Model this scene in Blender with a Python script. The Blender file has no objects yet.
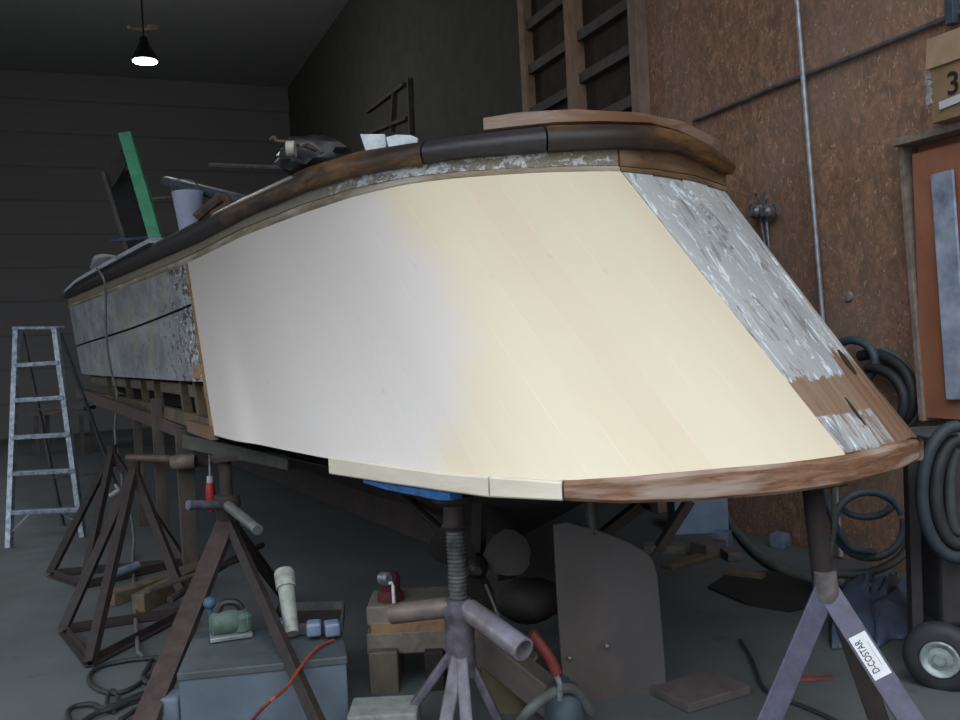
import bpy, bmesh, math, random
from mathutils import Vector, Matrix, noise
random.seed(7)
V = Vector
scene = bpy.context.scene
COL = scene.collection
# ------------------------------------------------------------------ camera
FPX = 900.0
CAM = V((0, 0, 1.6))
YAW, PITCH, ROLL = math.radians(23), math.radians(-1.2), math.radians(2.9)
f0 = V((math.sin(YAW), math.cos(YAW), 0)); r0 = V((math.cos(YAW), -math.sin(YAW), 0)); UP = V((0, 0, 1))
cf = (f0 * math.cos(PITCH) + UP * math.sin(PITCH)).normalized()
cu0 = r0.cross(cf).normalized()
cr = r0 * math.cos(ROLL) - cu0 * math.sin(ROLL)
cu = r0 * math.sin(ROLL) + cu0 * math.cos(ROLL)
cam_data = bpy.data.cameras.new('camera'); cam = bpy.data.objects.new('camera', cam_data); COL.objects.link(cam)
cam_data.sensor_width = 36; cam_data.lens = FPX * 36 / 960; cam_data.clip_end = 200
M = Matrix((cr, cu, -cf)).transposed().to_4x4(); M.translation = CAM
cam.matrix_world = M
scene.camera = cam

def ray(px, py):
    return (cf + cr * ((px - 480) / FPX) + cu * ((360 - py) / FPX))
def on_z(px, py, z):
    d = ray(px, py); return CAM + d * ((z - CAM.z) / d.z)
def on_x(px, py, x):
    d = ray(px, py); return CAM + d * ((x - CAM.x) / d.x)
def on_y(px, py, y):
    d = ray(px, py); return CAM + d * ((y - CAM.y) / d.y)
def at(px, py, dep):
    return CAM + ray(px, py) * dep
def proj(p):
    q = p - CAM; w = q.dot(cf)
    return 480 + FPX * q.dot(cr) / w, 360 - FPX * q.dot(cu) / w
def dep(p): return (p - CAM).dot(cf)

# ------------------------------------------------------------------ mesh helpers
def new(): return bmesh.new()
def orient(d, up=UP):
    d = d.normalized()
    if abs(d.dot(up)) > .99: up = V((0, 1, 0)) if abs(d.y) < .9 else V((1, 0, 0))
    s = d.cross(up).normalized(); u = s.cross(d).normalized()
    return s, u
def box(bm, c, size, rot=None):
    r = bmesh.ops.create_cube(bm, size=1)
    m = Matrix.Translation(c) @ (rot.to_4x4() if rot else Matrix.Identity(4)) @ Matrix.Diagonal((size[0], size[1], size[2], 1))
    bmesh.ops.transform(bm, matrix=m, verts=r['verts']); return bm
def rz(a): return Matrix.Rotation(math.radians(a), 3, 'Z')
def rect_faces(bm, rings, closed_ring=True, caps=True, loop=False):
    vr = [[bm.verts.new(p) for p in r] for r in rings]
    n = len(vr[0]); m = len(vr)
    for i in range(m if loop else m - 1):
        a, b = vr[i], vr[(i + 1) % m]
        for j in range(n if closed_ring else n - 1):
            k = (j + 1) % n
            bm.faces.new((a[j], a[k], b[k], b[j]))
    if caps and closed_ring and not loop:
        bm.faces.new(list(reversed(vr[0]))); bm.faces.new(vr[-1])
    return vr
def beam(bm, p, q, w, h, up=UP):
    s, u = orient(q - p, up)
    rect_faces(bm, [[c + s * a * w / 2 + u * b * h / 2 for a, b in ((-1, -1), (1, -1), (1, 1), (-1, 1))] for c in (p, q)])
    return bm
def angle_iron(bm, p, q, w, t, up=UP, h=None):
    s, u = orient(q - p, up); h = h or w
    prof = ((0, 0), (w, 0), (w, t), (t, t), (t, h), (0, h))
    rect_faces(bm, [[c + s * (a - w / 2) + u * (b - h / 2) for a, b in prof] for c in (p, q)])
    return bm
def spline(pts, n=8, loop=False):
    P = [V(p) for p in pts]; out = []; m = len(P)
    for i in range(m if loop else m - 1):
        if loop: a, b, c, d = P[(i - 1) % m], P[i], P[(i + 1) % m], P[(i + 2) % m]
        else:
            b, c = P[i], P[i + 1]
            a = P[i - 1] if i else b * 2 - c
            d = P[i + 2] if i + 2 < m else c * 2 - b
        for k in range(n):
            t = k / n
            out.append(.5 * ((2 * b) + (c - a) * t + (2 * a - 5 * b + 4 * c - d) * t * t + (3 * b - a - 3 * c + d) * t ** 3))
    if not loop: out.append(P[-1])
    return out
def tube(bm, pts, r, seg=10, smooth=0, loop=False, radii=None):
    if smooth: pts = spline(pts, smooth, loop)
    pts = [V(p) for p in pts]; rings = []; n = len(pts)
    t0 = (pts[1] - pts[0]).normalized(); s, u = orient(t0)
    for i, p in enumerate(pts):
        if loop: t = (pts[(i + 1) % n] - pts[i - 1]).normalized()
        else: t = (pts[min(i + 1, n - 1)] - pts[max(i - 1, 0)]).normalized()
        s = (s - t * s.dot(t)).normalized(); u = s.cross(t).normalized()
        rr = radii[i] if radii else r
        rings.append([p + (s * math.cos(2 * math.pi * k / seg) + u * math.sin(2 * math.pi * k / seg)) * rr for k in range(seg)])
    rect_faces(bm, rings, loop=loop)
    return bm
def lathe(bm, p, q, prof, seg=24):
    """prof: list of (t along p->q in metres, radius)"""
    d = (q - p).normalized(); s, u = orient(d)
    rings = [[p + d * t + (s * math.cos(2 * math.pi * k / seg) + u * math.sin(2 * math.pi * k / seg)) * max(r, 1e-4) for k in range(seg)] for t, r in prof]
    rect_faces(bm, rings); return bm
def obj(name, bm, m, parent=None, bevel=0, smooth=False, sub=0):
    bmesh.ops.recalc_face_normals(bm, faces=bm.faces[:])
    me = bpy.data.meshes.new(name); bm.to_mesh(me); bm.free()
    me.materials.append(m)
    base = V((0, 0, 0)); p = parent
    if parent is not None:
        while p.parent: p = p.parent
        base = V(p['_b'])
        me.transform(Matrix.Translation(-base))
    o = bpy.data.objects.new(name, me); COL.objects.link(o)
    if parent is not None: o.parent = parent
    else:
        vs = [v.co for v in me.vertices]
        b = V(((min(v.x for v in vs) + max(v.x for v in vs)) / 2, (min(v.y for v in vs) + max(v.y for v in vs)) / 2, min(v.z for v in vs)))
        me.transform(Matrix.Translation(-b)); o.location = b; o['_b'] = tuple(b)
    if smooth:
        for f in me.polygons: f.use_smooth = True
        md = o.modifiers.new('e', 'EDGE_SPLIT'); md.split_angle = math.radians(40)
    if bevel:
        md = o.modifiers.new('b', 'BEVEL'); md.width = bevel; md.segments = 2; md.limit_method = 'ANGLE'
    if sub:
        md = o.modifiers.new('s', 'SUBSURF'); md.levels = md.render_levels = sub
    return o
def tag(o, label, cat, group=None, kind=None):
    o['label'] = label; o['category'] = cat
    if group: o['group'] = group
    if kind: o['kind'] = kind
    return o
def thing(name, label, cat, loc, group=None):
    o = bpy.data.objects.new(name, None); COL.objects.link(o); o.location = loc; o['_b'] = tuple(loc)
    o.empty_display_size = .2
    return tag(o, label, cat, group)
def structure(name, bm, m):
    o = obj(name, bm, m); o['kind'] = 'structure'; return o

# ------------------------------------------------------------------ materials
def srgb(r, g, b):
    f = lambda c: (c / 255 / 12.92) if c / 255 <= .04045 else ((c / 255 + .055) / 1.055) ** 2.4
    return (f(r), f(g), f(b), 1)
class NT:
    def __init__(s, name):
        s.m = bpy.data.materials.new(name); s.m.use_nodes = True; s.t = s.m.node_tree
        s.b = s.t.nodes['Principled BSDF']
    def n(s, kind, **kw):
        x = s.t.nodes.new('ShaderNode' + kind)
        for k, v in kw.items():
            if k.startswith('_'): setattr(x, k[1:], v)
            else: x.inputs[k.replace('__', ' ')].default_value = v
        return x
    def l(s, a, b): s.t.links.new(a, b)
    def coord(s, kind='Object', scale=(1, 1, 1), rot=(0, 0, 0)):
        c = s.n('TexCoord'); mp = s.n('Mapping'); mp.inputs['Scale'].default_value = scale; mp.inputs['Rotation'].default_value = rot
        s.l(c.outputs[kind], mp.inputs['Vector']); return mp.outputs['Vector']
    def noise(s, vec, scale, detail=4, rough=.6, dist=0):
        x = s.n('TexNoise', Scale=scale, Detail=detail, Roughness=rough, Distortion=dist); s.l(vec, x.inputs['Vector']); return x.outputs['Fac']
    def ramp(s, fac, stops, interp='LINEAR'):
        x = s.n('ValToRGB'); x.color_ramp.interpolation = interp; e = x.color_ramp.elements
        while len(e) < len(stops): e.new(.5)
        for i, (p, c) in enumerate(stops):
            e[i].position = p; e[i].color = c if len(c) == 4 else (*c, 1)
        s.l(fac, x.inputs['Fac']); return x.outputs['Color']
    def mix(s, fac, a, b, mode='MIX'):
        x = s.n('MixRGB', _blend_type=mode)
        for k, v in (('Fac', fac), ('Color1', a), ('Color2', b)):
            if isinstance(v, (int, float)): x.inputs[k].default_value = v
            elif isinstance(v, tuple): x.inputs[k].default_value = v
            else: s.l(v, x.inputs[k])
        return x.outputs['Color']
    def math(s, op, a, b=0, c=0):
        x = s.n('Math', _operation=op)
        for i, v in enumerate((a, b, c)):
            if isinstance(v, (int, float)): x.inputs[i].default_value = v
            else: s.l(v, x.inputs[i])
        return x.outputs[0]
    def done(s, col, rough=.8, bump=None, bstr=.3, bdist=.005, metal=0, spec=.5):
        if isinstance(col, tuple): s.b.inputs['Base Color'].default_value = col
        else: s.l(col, s.b.inputs['Base Color'])
        s.b.inputs['Roughness'].default_value = rough; s.b.inputs['Metallic'].default_value = metal
        s.b.inputs['Specular IOR Level'].default_value = spec
        if bump is not None:
            x = s.n('Bump'); x.inputs['Strength'].default_value = bstr; x.inputs['Distance'].default_value = bdist
            s.l(bump, x.inputs['Height']); s.l(x.outputs['Normal'], s.b.inputs['Normal'])
        return s.m
W0, W1 = (0, 0, 0, 1), (1, 1, 1, 1)
def plain(name, c1, c2=None, scale=12, rough=.7, metal=0, stretch=(1, 1, 1), bstr=.2, contrast=(.35, .65), spec=.4):
    t = NT(name); v = t.coord(scale=stretch); n = t.noise(v, scale, 5, .65)
    c2 = c2 or tuple(int(x * .7) for x in c1)
    return t.done(t.ramp(n, [(contrast[0], srgb(*c1)), (contrast[1], srgb(*c2))]), rough, n, bstr, .004, metal, spec)

def uvmat_panel():
    t = NT('new_pale_planking'); c = t.n('TexCoord'); sp = t.n('SeparateXYZ'); t.l(c.outputs['UV'], sp.inputs[0]); u, v = sp.outputs[0], sp.outputs[1]
    st = t.math('DIVIDE', u, .155); fl = t.math('FLOOR', st); fr = t.math('FRACT', st)
    wn = t.n('TexWhiteNoise', _noise_dimensions='1D'); t.l(fl, wn.inputs['W'])
    mp = t.n('Mapping'); mp.inputs['Scale'].default_value = (26, 1.6, 1); t.l(c.outputs['UV'], mp.inputs[0])
    g = t.noise(mp.outputs[0], 2.0, 5, .6, .6)
    mp2 = t.n('Mapping'); mp2.inputs['Scale'].default_value = (3, 1.4, 1); t.l(c.outputs['UV'], mp2.inputs[0])
    big = t.noise(mp2.outputs[0], 1.2, 3, .5)
    base = t.mix(wn.outputs['Value'], srgb(208, 203, 180), srgb(208, 194, 170))
    base = t.mix(t.math('MULTIPLY', g, .5), base, srgb(220, 207, 176))
    base = t.mix(t.ramp(big, [(.35, W0), (.7, W1)]), base, t.mix(.35, base, srgb(208, 188, 158)))
    # greyer, smoother tone over the forward part, wavy edge
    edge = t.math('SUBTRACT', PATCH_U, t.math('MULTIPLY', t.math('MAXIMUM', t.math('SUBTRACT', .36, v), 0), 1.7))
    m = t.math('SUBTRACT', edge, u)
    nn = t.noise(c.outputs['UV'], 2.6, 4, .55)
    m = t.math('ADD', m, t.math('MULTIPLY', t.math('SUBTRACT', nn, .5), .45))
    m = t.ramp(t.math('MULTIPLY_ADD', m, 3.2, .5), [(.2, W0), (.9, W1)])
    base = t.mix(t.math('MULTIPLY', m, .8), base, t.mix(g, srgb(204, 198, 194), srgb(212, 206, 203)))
    # seams
    d = t.math('MINIMUM', fr, t.math('SUBTRACT', 1, fr))
    seam = t.ramp(d, [(.0, W1), (.022, W0)])
    sn = t.ramp(t.noise(mp2.outputs[0], 5, 3), [(.45, W0), (.6, W1)])
    base = t.mix(t.math('MULTIPLY', t.math('MULTIPLY', seam, sn), .28), base, srgb(240, 232, 208))
    # plugs / nail marks
    vo = t.n('TexVoronoi', Scale=4.2); t.l(c.outputs['UV'], vo.inputs['Vector'])
    spot = t.ramp(vo.outputs['Distance'], [(.035, W1), (.06, W0)])
    low = t.ramp(v, [(.05, W1), (.4, (.35, .35, .35, 1))])
    base = t.mix(t.math('MULTIPLY', t.math('MULTIPLY', spot, low), .4), base, srgb(150, 128, 98))
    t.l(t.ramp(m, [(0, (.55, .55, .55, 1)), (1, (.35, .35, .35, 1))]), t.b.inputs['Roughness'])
    mt = t.done(base, .5, g, .06, .002, spec=.4)
    return mt
def uvmat_peel(name, wood1, wood2, paint1, paint2, thr=.5, su=14, sv=3, fade=None, low=None, rough=.6, bst=.5):
    """paint peeling off weathered wood; UV u along the hull, v up the plank"""
    t = NT(name); c = t.n('TexCoord'); mp = t.n('Mapping'); mp.inputs['Scale'].default_value = (su, sv, 1); t.l(c.outputs['UV'], mp.inputs[0])
    a = t.noise(mp.outputs[0], 1, 6, .7, .8); b = t.noise(mp.outputs[0], 3.2, 5, .7, .3)
    mp2 = t.n('Mapping'); mp2.inputs['Scale'].default_value = (su * .35, sv * .6, 1); t.l(c.outputs['UV'], mp2.inputs[0])
    big = t.noise(mp2.outputs[0], 1, 3, .5)
    wood = t.mix(t.ramp(b, [(.35, W0), (.65, W1)]), srgb(*wood1), srgb(*wood2))
    paint = t.mix(t.ramp(b, [(.4, W0), (.6, W1)]), srgb(*paint1), srgb(*paint2))
    m = t.math('MULTIPLY_ADD', big, .45, t.math('MULTIPLY', a, .75))
    if fade:
        sp = t.n('SeparateXYZ'); t.l(c.outputs['UV'], sp.inputs[0]); m = t.math('ADD', m, t.ramp(t.math('DIVIDE', sp.outputs[0], fade[0]), fade[1]))
        m = t.math('SUBTRACT', m, .5)
    if low:
        sp = t.n('SeparateXYZ'); t.l(c.outputs['UV'], sp.inputs[0]); m = t.math('SUBTRACT', m, t.ramp(sp.outputs[1], low))
    msk = t.ramp(m, [(thr - .03, W0), (thr + .03, W1)])
    return t.done(t.mix(msk, wood, paint), rough, t.math('ADD', msk, t.math('MULTIPLY', b, .6)), bst, .006)

def hullpaint():
    t = NT('mottled_grey_paint'); v = t.coord(scale=(1, 1, 1)); c = t.n('TexCoord'); mp = t.n('Mapping'); mp.inputs['Scale'].default_value = (1.6, 3.0, 1); t.l(c.outputs['UV'], mp.inputs[0])
    a = t.noise(mp.outputs[0], 1.3, 6, .7, .4); b = t.noise(mp.outputs[0], 4, 6, .75); g = t.noise(c.outputs['UV'], 2.2, 3, .5)
    col = t.mix(t.ramp(a, [(.35, W0), (.65, W1)]), srgb(150, 154, 158), srgb(108, 110, 112))
    col = t.mix(t.ramp(g, [(.52, W0), (.68, (.6, .6, .6, 1))]), col, srgb(140, 140, 110))
    sp = t.n('SeparateXYZ'); t.l(c.outputs['UV'], sp.inputs[0])
    aft = t.ramp(t.math('DIVIDE', sp.outputs[0], SIDE_L), [(.8, W0), (1, (.14, .14, .14, 1))])
    pe = t.ramp(t.math('ADD', b, aft), [(.6, W0), (.64, W1)])
    col = t.mix(pe, col, srgb(66, 58, 50))
    whi = t.ramp(t.math('ADD', t.noise(mp.outputs[0], 6, 4, .7), aft), [(.66, W0), (.70, W1)])
    col = t.mix(whi, col, srgb(190, 196, 202))
    return t.done(col, .65, b, .4, .004)
def osb():
    t = NT('brown_strand_board'); v = t.coord(scale=(1, 1, 1))
    c1 = t.n('TexVoronoi', Scale=22, Randomness=1); mp = t.n('Mapping'); mp.inputs['Scale'].default_value = (1, 1.3, .85); t.l(v, mp.inputs[0])
    nn = t.noise(mp.outputs[0], 9, 5, .7, 1.2)
    t.l(mp.outputs[0], c1.inputs['Vector'])
    sep = t.n('SeparateColor'); t.l(c1.outputs['Color'], sep.inputs[0])
    a = t.mix(t.ramp(sep.outputs[0], [(.2, W0), (.9, W1)]), srgb(152, 116, 92), srgb(178, 134, 106))
    a = t.mix(t.ramp(nn, [(.4, W0), (.62, W1)]), a, srgb(122, 98, 84))
    big = t.noise(v, .9, 3, .55)
    a = t.mix(t.math('MULTIPLY', t.ramp(big, [(.4, W0), (.65, W1)]), .5), a, srgb(150, 130, 118))
    fl = t.noise(mp.outputs[0], 24, 2, .5, 1.5)
    a = t.mix(t.ramp(fl, [(.62, W0), (.70, (.6, .6, .6, 1))]), a, srgb(216, 186, 156))
    return t.done(a, .75, nn, .25, .004, spec=.3)
def siding():
    t = NT('dark_board_siding'); v = t.coord()
    sp = t.n('SeparateXYZ'); t.l(v, sp.inputs[0]); fr = t.math('FRACT', t.math('DIVIDE', sp.outputs[2], .74))
    ln = t.ramp(fr, [(0, W1), (.05, W0), (.95, W0), (1, W1)])
    mp = t.n('Mapping'); mp.inputs['Scale'].default_value = (.3, 1, 3); t.l(v, mp.inputs[0])
    n = t.noise(mp.outputs[0], 2, 4)
    col = t.mix(n, srgb(122, 120, 120), srgb(106, 104, 104)); col = t.mix(ln, col, srgb(98, 95, 95))
    return t.done(col, .9, t.math('SUBTRACT', 1, ln), .25, .01)
def floor_mat():
    t = NT('dusty_concrete'); v = t.coord(); n = t.noise(v, 1.1, 6, .65); n2 = t.noise(v, 40, 3, .7); n3 = t.noise(v, 6, 5, .7)
    c = t.mix(t.ramp(n, [(.35, W0), (.68, W1)]), srgb(86, 92, 92), srgb(70, 74, 74))
    c = t.mix(t.ramp(n2, [(.58, W0), (.7, W1)]), c, srgb(84, 80, 76))
    c = t.mix(t.ramp(n3, [(.6, W0), (.72, (.7, .7, .7, 1))]), c, srgb(72, 66, 60))
    return t.done(c, .85, n3, .3, .006)
def woodgrain(name, c1, c2, c3=None, sc=(1, 1, 1), scale=3, rough=.7, bst=.3, kind='Object'):
    t = NT(name); v = t.coord(kind, sc); n = t.noise(v, scale, 6, .68, 1.0); n2 = t.noise(v, scale * .3, 3, .5)
    c = t.mix(t.ramp(n, [(.36, W0), (.64, W1)]), srgb(*c1), srgb(*c2))
    if c3: c = t.mix(t.ramp(n2, [(.48, W0), (.62, W1)]), c, srgb(*c3))
    return t.done(c, rough, n, bst, .003)

# ------------------------------------------------------------------ hull curves
ZB, ZT = 1.10, 2.42
top_px = [(70, 307), (130, 285), (190, 262), (240, 238), (300, 215), (350, 198.5), (400, 186.5), (450, 180), (510, 175.5), (560, 173.5), (618, 173), (660, 177), (695, 183), (722, 192)]
bot_px = [(218, 435), (270, 446), (330, 458), (385, 467), (440, 474), (500, 480), (560, 482.5), (640, 480), (700, 474), (780, 467), (842, 458.5), (880, 450), (908, 441)]
T = [on_z(x, y, ZT) for x, y in top_px]
B = [on_z(x, y, ZB) for x, y in bot_px]
# forward port side below the sheer: the lower edge of the painted planking gives the run of the side
q = at(82, 373, dep(T[0]) - .1)
b_fwd = T[0] + (q - T[0]) * ((ZT - ZB) / (ZT - q.z))
mid = T[1] + (B[0] - T[2]) * .55 + (b_fwd - T[0]) * .45
mid.z = ZB; b_fwd.z = ZB
B = [b_fwd, mid] + B
def ext(P, z, first):   # round the bow and close along the hidden starboard side
    a = V((P[0].x + .45, P[0].y + 1.5, z)); b = V((P[0].x + 1.4, P[0].y + 2.2, z))
    return a, b
a1, a2 = ext(T, ZT, 0); b1, b2 = ext(B, ZB, 0); b1 += V((.2, -.3, 0)); b2 += V((0, -.5, 0))
tl, bl = T[-1], B[-1]
Tx = [a2, a1] + T + [tl + V((.16, .35, 0)), tl + V((.3, 1.2, 0)), V((3.75, 9, ZT)), V((3.0, 13, ZT))]
Bx = [b2, b1] + B + [bl + V((.055, .12, 0)), bl + V((.10, .6, 0)), V((3.45, 9, ZB)), V((2.7, 13, ZB))]
class Curve:
    def __init__(s, pts, keys):
        s.p = spline(pts, 10); s.k = [i * 10 for i in keys]
        s.L = [0]
        for i in range(1, len(s.p)): s.L.append(s.L[-1] + (s.p[i] - s.p[i - 1]).length)
        s.ka = [s.L[i] for i in s.k]
    def at_len(s, a):
        a = max(0, min(a, s.L[-1]))
        import bisect
        i = min(max(bisect.bisect_right(s.L, a) - 1, 0), len(s.p) - 2)
        t = (a - s.L[i]) / max(s.L[i + 1] - s.L[i], 1e-9)
        return s.p[i].lerp(s.p[i + 1], t)
    def at(s, k):     # k: 0..len(keys)-1
        i = min(int(k), len(s.ka) - 2); f = k - i
        return s.at_len(s.ka[i] + (s.ka[i + 1] - s.ka[i]) * f)
    def nrm(s, k):
        a = s.at(max(k - .02, 0)); b = s.at(min(k + .02, len(s.ka) - 1)); t = (b - a); t.z = 0; t.normalize()
        return V((t.y, -t.x, 0))
# key stations: bow stbd end, fwd tip, panel fwd edge, seam new/old, quarter, end
TC = Curve(Tx, [0, 2, 4, 12, 15, len(Tx) - 1])
BC = Curve(Bx, [0, 2, 4, 14, 16, len(Bx) - 1])
KF, KP, KS, KQ, KE = 1, 2, 3, 4, 5
# uv metre scale measured on the mean curve
def surf(k, v, off=0):
    a, b = BC.at(k), TC.at(k)
    n = (BC.nrm(k) * (1 - v) + TC.nrm(k) * v).normalized()
    ru = (b - a).normalized(); n = (n - ru * n.dot(ru)).normalized()
    return a.lerp(b, v) + n * off
def klist(k0, k1, step=.02):
    n = max(2, int(abs(k1 - k0) / step)); return [k0 + (k1 - k0) * i / n for i in range(n + 1)]
def interp(tab, x):
    if x <= tab[0][0]: return tab[0][1] + (x - tab[0][0]) * (tab[1][1] - tab[0][1]) / (tab[1][0] - tab[0][0]) if x < tab[0][0] - 0 and False else tab[0][1]
    for (x0, y0), (x1, y1) in zip(tab, tab[1:]):
        if x <= x1: return y0 + (y1 - y0) * (x - x0) / (x1 - x0)
    return tab[-1][1]
def solve_z(p, tab, z0=2.4):
    """height at plan position p at which the edge runs"""
    z = z0
    for _ in range(12):
        q = V((p.x, p.y, z)); x, y = proj(q); z += (y - interp(tab, x)) * dep(q) / FPX
    return z
KHID = 4.03     # past here the edges run round the hidden starboard side at an even height
def edge_z(k, off, tab, z0, C_):
    kk_ = min(k, KHID); p = C_.at(kk_) + C_.nrm(kk_) * off
    return solve_z(p, tab, z0)
def k_of_px(px, v=1, lo=KF, hi=KQ):
    for _ in range(40):
        m = (lo + hi) / 2
        if proj(surf(m, v))[0] < px: lo = m
        else: hi = m
    return lo
def uvsheet(name, k0, k1, v0, v1, off, thick, m, parent, nv=8, step=.02, vfun=None):
    """thick bent board on the hull surface between stations k0..k1 with uv in metres along / 0..1 up"""
    bm = new(); uvl = bm.loops.layers.uv.new('UVMap'); ks = klist(k0, k1, step)
    grid = {}; U = [0]
    for i in range(1, len(ks)): U.append(U[-1] + (surf(ks[i], .5) - surf(ks[i - 1], .5)).length)
    uvof = {}
    for side, o in ((0, off + thick), (1, off)):
        for i, k in enumerate(ks):
            for j in range(nv + 1):
                lo, hi = (vfun(k) if vfun else (v0, v1)); v = lo + (hi - lo) * j / nv
                vt = bm.verts.new(surf(k, v, o)); grid[side, i, j] = vt; uvof[vt] = (U[i], v)
    def F(*vs):
        f = bm.faces.new(vs)
        for lp in f.loops: lp[uvl].uv = uvof[lp.vert]
    n = len(ks) - 1
    for i in range(n):
        for j in range(nv):
            g = grid
            F(g[0, i, j], g[0, i + 1, j], g[0, i + 1, j + 1], g[0, i, j + 1])
            F(g[1, i, j + 1], g[1, i + 1, j + 1], g[1, i + 1, j], g[1, i, j])
        F(grid[0, i, 0], grid[1, i, 0], grid[1, i + 1, 0], grid[0, i + 1, 0]); F(grid[0, i, nv], grid[0, i + 1, nv], grid[1, i + 1, nv], grid[1, i, nv])
    for j in range(nv):
        F(grid[0, 0, j], grid[0, 0, j + 1], grid[1, 0, j + 1], grid[1, 0, j]); F(grid[0, n, j], grid[1, n, j], grid[1, n, j + 1], grid[0, n, j + 1])
    o = obj(name, bm, m, parent, smooth=True); o['_len'] = U[-1]
    return o
def band(name, k0, k1, tab_lo, tab_hi, prof, m, parent, step=.02, ring=None):
    """moulding along the sheer; prof: list of (outward offset, 0..1 between lower and upper edge), closed ring"""
    bm = new(); uvl = bm.loops.layers.uv.new('UVMap'); rings = []; ks = klist(k0, k1, step); U = [0]
    for i, k in enumerate(ks):
        p = TC.at(k); n = TC.nrm(k); P = p + n * max(x for x, _ in prof)
        lo = edge_z(k, max(x for x, _ in prof), tab_lo, ZT, TC)
        hi = edge_z(k, max(x for x, _ in prof), tab_hi, ZT, TC)
        rings.append([V((p.x, p.y, lo + (hi - lo) * t)) + n * o for o, t in prof])
        if i: U.append(U[-1] + (p - TC.at(ks[i - 1])).length)
    vr = rect_faces(bm, rings); ix = {}
    for i, r in enumerate(vr):
        for j, v in enumerate(r): ix[v] = (U[i], prof[j][1])
    for f in bm.faces:
        for lp in f.loops: lp[uvl].uv = ix[lp.vert]
    o = obj(name, bm, m, parent, smooth=True); return o

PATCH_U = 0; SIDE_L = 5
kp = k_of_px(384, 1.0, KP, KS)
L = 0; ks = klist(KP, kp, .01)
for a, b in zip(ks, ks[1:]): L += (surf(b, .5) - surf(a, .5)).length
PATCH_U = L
ks = klist(KF, KP, .02); SIDE_L = sum((surf(b, .5) - surf(a, .5)).length for a, b in zip(ks, ks[1:]))

def run(k0, k1):
    ks = klist(k0, k1, .01); return sum((TC.at(b) - TC.at(a)).length for a, b in zip(ks, ks[1:]))
_kT = k_of_px(617, 1, KP, KQ); TRIM_L = run(KF - .1, _kT); TR_A = run(KF - .1, k_of_px(350, 1, KP, KQ)) / TRIM_L
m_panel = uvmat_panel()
def stave_mat(name, low, wood1=(120, 96, 76), wood2=(142, 122, 102)):
    t = NT(name); c = t.n('TexCoord'); sp = t.n('SeparateXYZ'); t.l(c.outputs['UV'], sp.inputs[0]); oi = t.n('ObjectInfo')
    ad = t.n('VectorMath', _operation='ADD'); cx = t.n('CombineXYZ'); t.l(t.math('MULTIPLY', oi.outputs['Random'], 40), cx.inputs[0])
    t.l(c.outputs['UV'], ad.inputs[0]); t.l(cx.outputs[0], ad.inputs[1])
    def mp(a, b):
        m = t.n('Mapping'); m.inputs['Scale'].default_value = (a, b, 1); t.l(ad.outputs[0], m.inputs[0]); return m.outputs[0]
    g = t.noise(mp(30, 3), 1, 5, .65, .5); p = t.noise(mp(11, 5), 1, 5, .72, 1.2); q = t.noise(mp(18, 8), 1, 6, .75, 1.0); r = t.noise(mp(3, 1.5), 1, 3, .5)
    wood = t.mix(t.ramp(g, [(.35, W0), (.65, W1)]), srgb(*wood1), srgb(*wood2))
    paint = t.mix(t.ramp(r, [(.4, W0), (.6, W1)]), srgb(174, 176, 174), srgb(156, 160, 162))
    grey = t.mix(g, srgb(110, 112, 112), srgb(136, 136, 132))
    paint = t.mix(t.ramp(p, [(.56, W0), (.62, W1)]), paint, grey)
    paint = t.mix(t.ramp(q, [(.55, W0), (.59, W1)]), paint, srgb(214, 224, 228))
    msk = t.ramp(t.math('SUBTRACT', t.math('MULTIPLY_ADD', p, .5, .32), t.ramp(t.math('MULTIPLY_ADD', t.math('SUBTRACT', p, .5), .06, sp.outputs[1]), low)), [(.47, W0), (.5, W1)])
    return t.done(t.mix(msk, wood, paint), .6, t.math('ADD', msk, t.math('ADD', p, q)), .45, .005)
m_stave_b = stave_mat('peeling_staves_brown_foot', [(0, (.2, .2, .2, 1)), (.015, (.05, .05, .05, 1)), (.10, (.07, .07, .07, 1)), (.12, (.3, .3, .3, 1)), (.195, (.3, .3, .3, 1)), (.205, W0)])
m_stave_c = stave_mat('split_brown_staves', [(0, (.2, .2, .2, 1)), (.12, (.16, .16, .16, 1)), (.24, (.12, .12, .12, 1)), (.30, W0)], (108, 78, 60), (138, 110, 86))
m_side = hullpaint()
m_trim_p = uvmat_peel('weathered_trim_white_flakes', (142, 132, 114), (104, 96, 82), (206, 212, 216), (172, 176, 176), thr=.625, su=20, sv=2.0,
                      fade=(TRIM_L, [(0, (.36, .36, .36, 1)), (TR_A - .03, (.38, .38, .38, 1)), (TR_A + .02, (.55, .55, .55, 1)), (.93, (.50, .50, .50, 1)), (1, (.48, .48, .48, 1))]))
m_trim_s = woodgrain('aged_brown_trim', (112, 88, 60), (82, 62, 42), (140, 118, 94), (1, 1, 5), 4)
m_bead = woodgrain('weathered_bead', (150, 138, 116), (112, 100, 82), (168, 160, 148), (1, 1, 6), 5)
m_guard = woodgrain('scorched_varnish', (124, 88, 48), (48, 38, 30), (42, 34, 30), (1.6, 1.6, 6), 2.4, .55, .6)
m_guard2 = woodgrain('worn_grey_brown_cap', (150, 124, 104), (112, 80, 54), (96, 66, 40), (1, 1, 2), 2.5, .5)
m_chine = woodgrain('weathered_red_brown_timber', (140, 104, 78), (96, 66, 48), (156, 138, 124), (1.5, 1.5, 12), 5, .7, .5)
m_lath = woodgrain('new_cream_lath', (218, 211, 192), (208, 200, 180), None, (1, 1, 6), 4, .6, .1)
m_blue = uvmat_peel('blue_bottom_paint', (44, 50, 58), (80, 84, 90), (30, 82, 140), (44, 104, 168), thr=.5, su=6, sv=2)
m_under = woodgrain('dark_bottom_timber', (56, 46, 40), (38, 33, 30), None, (1, 1, 1), 3, .85)
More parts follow.
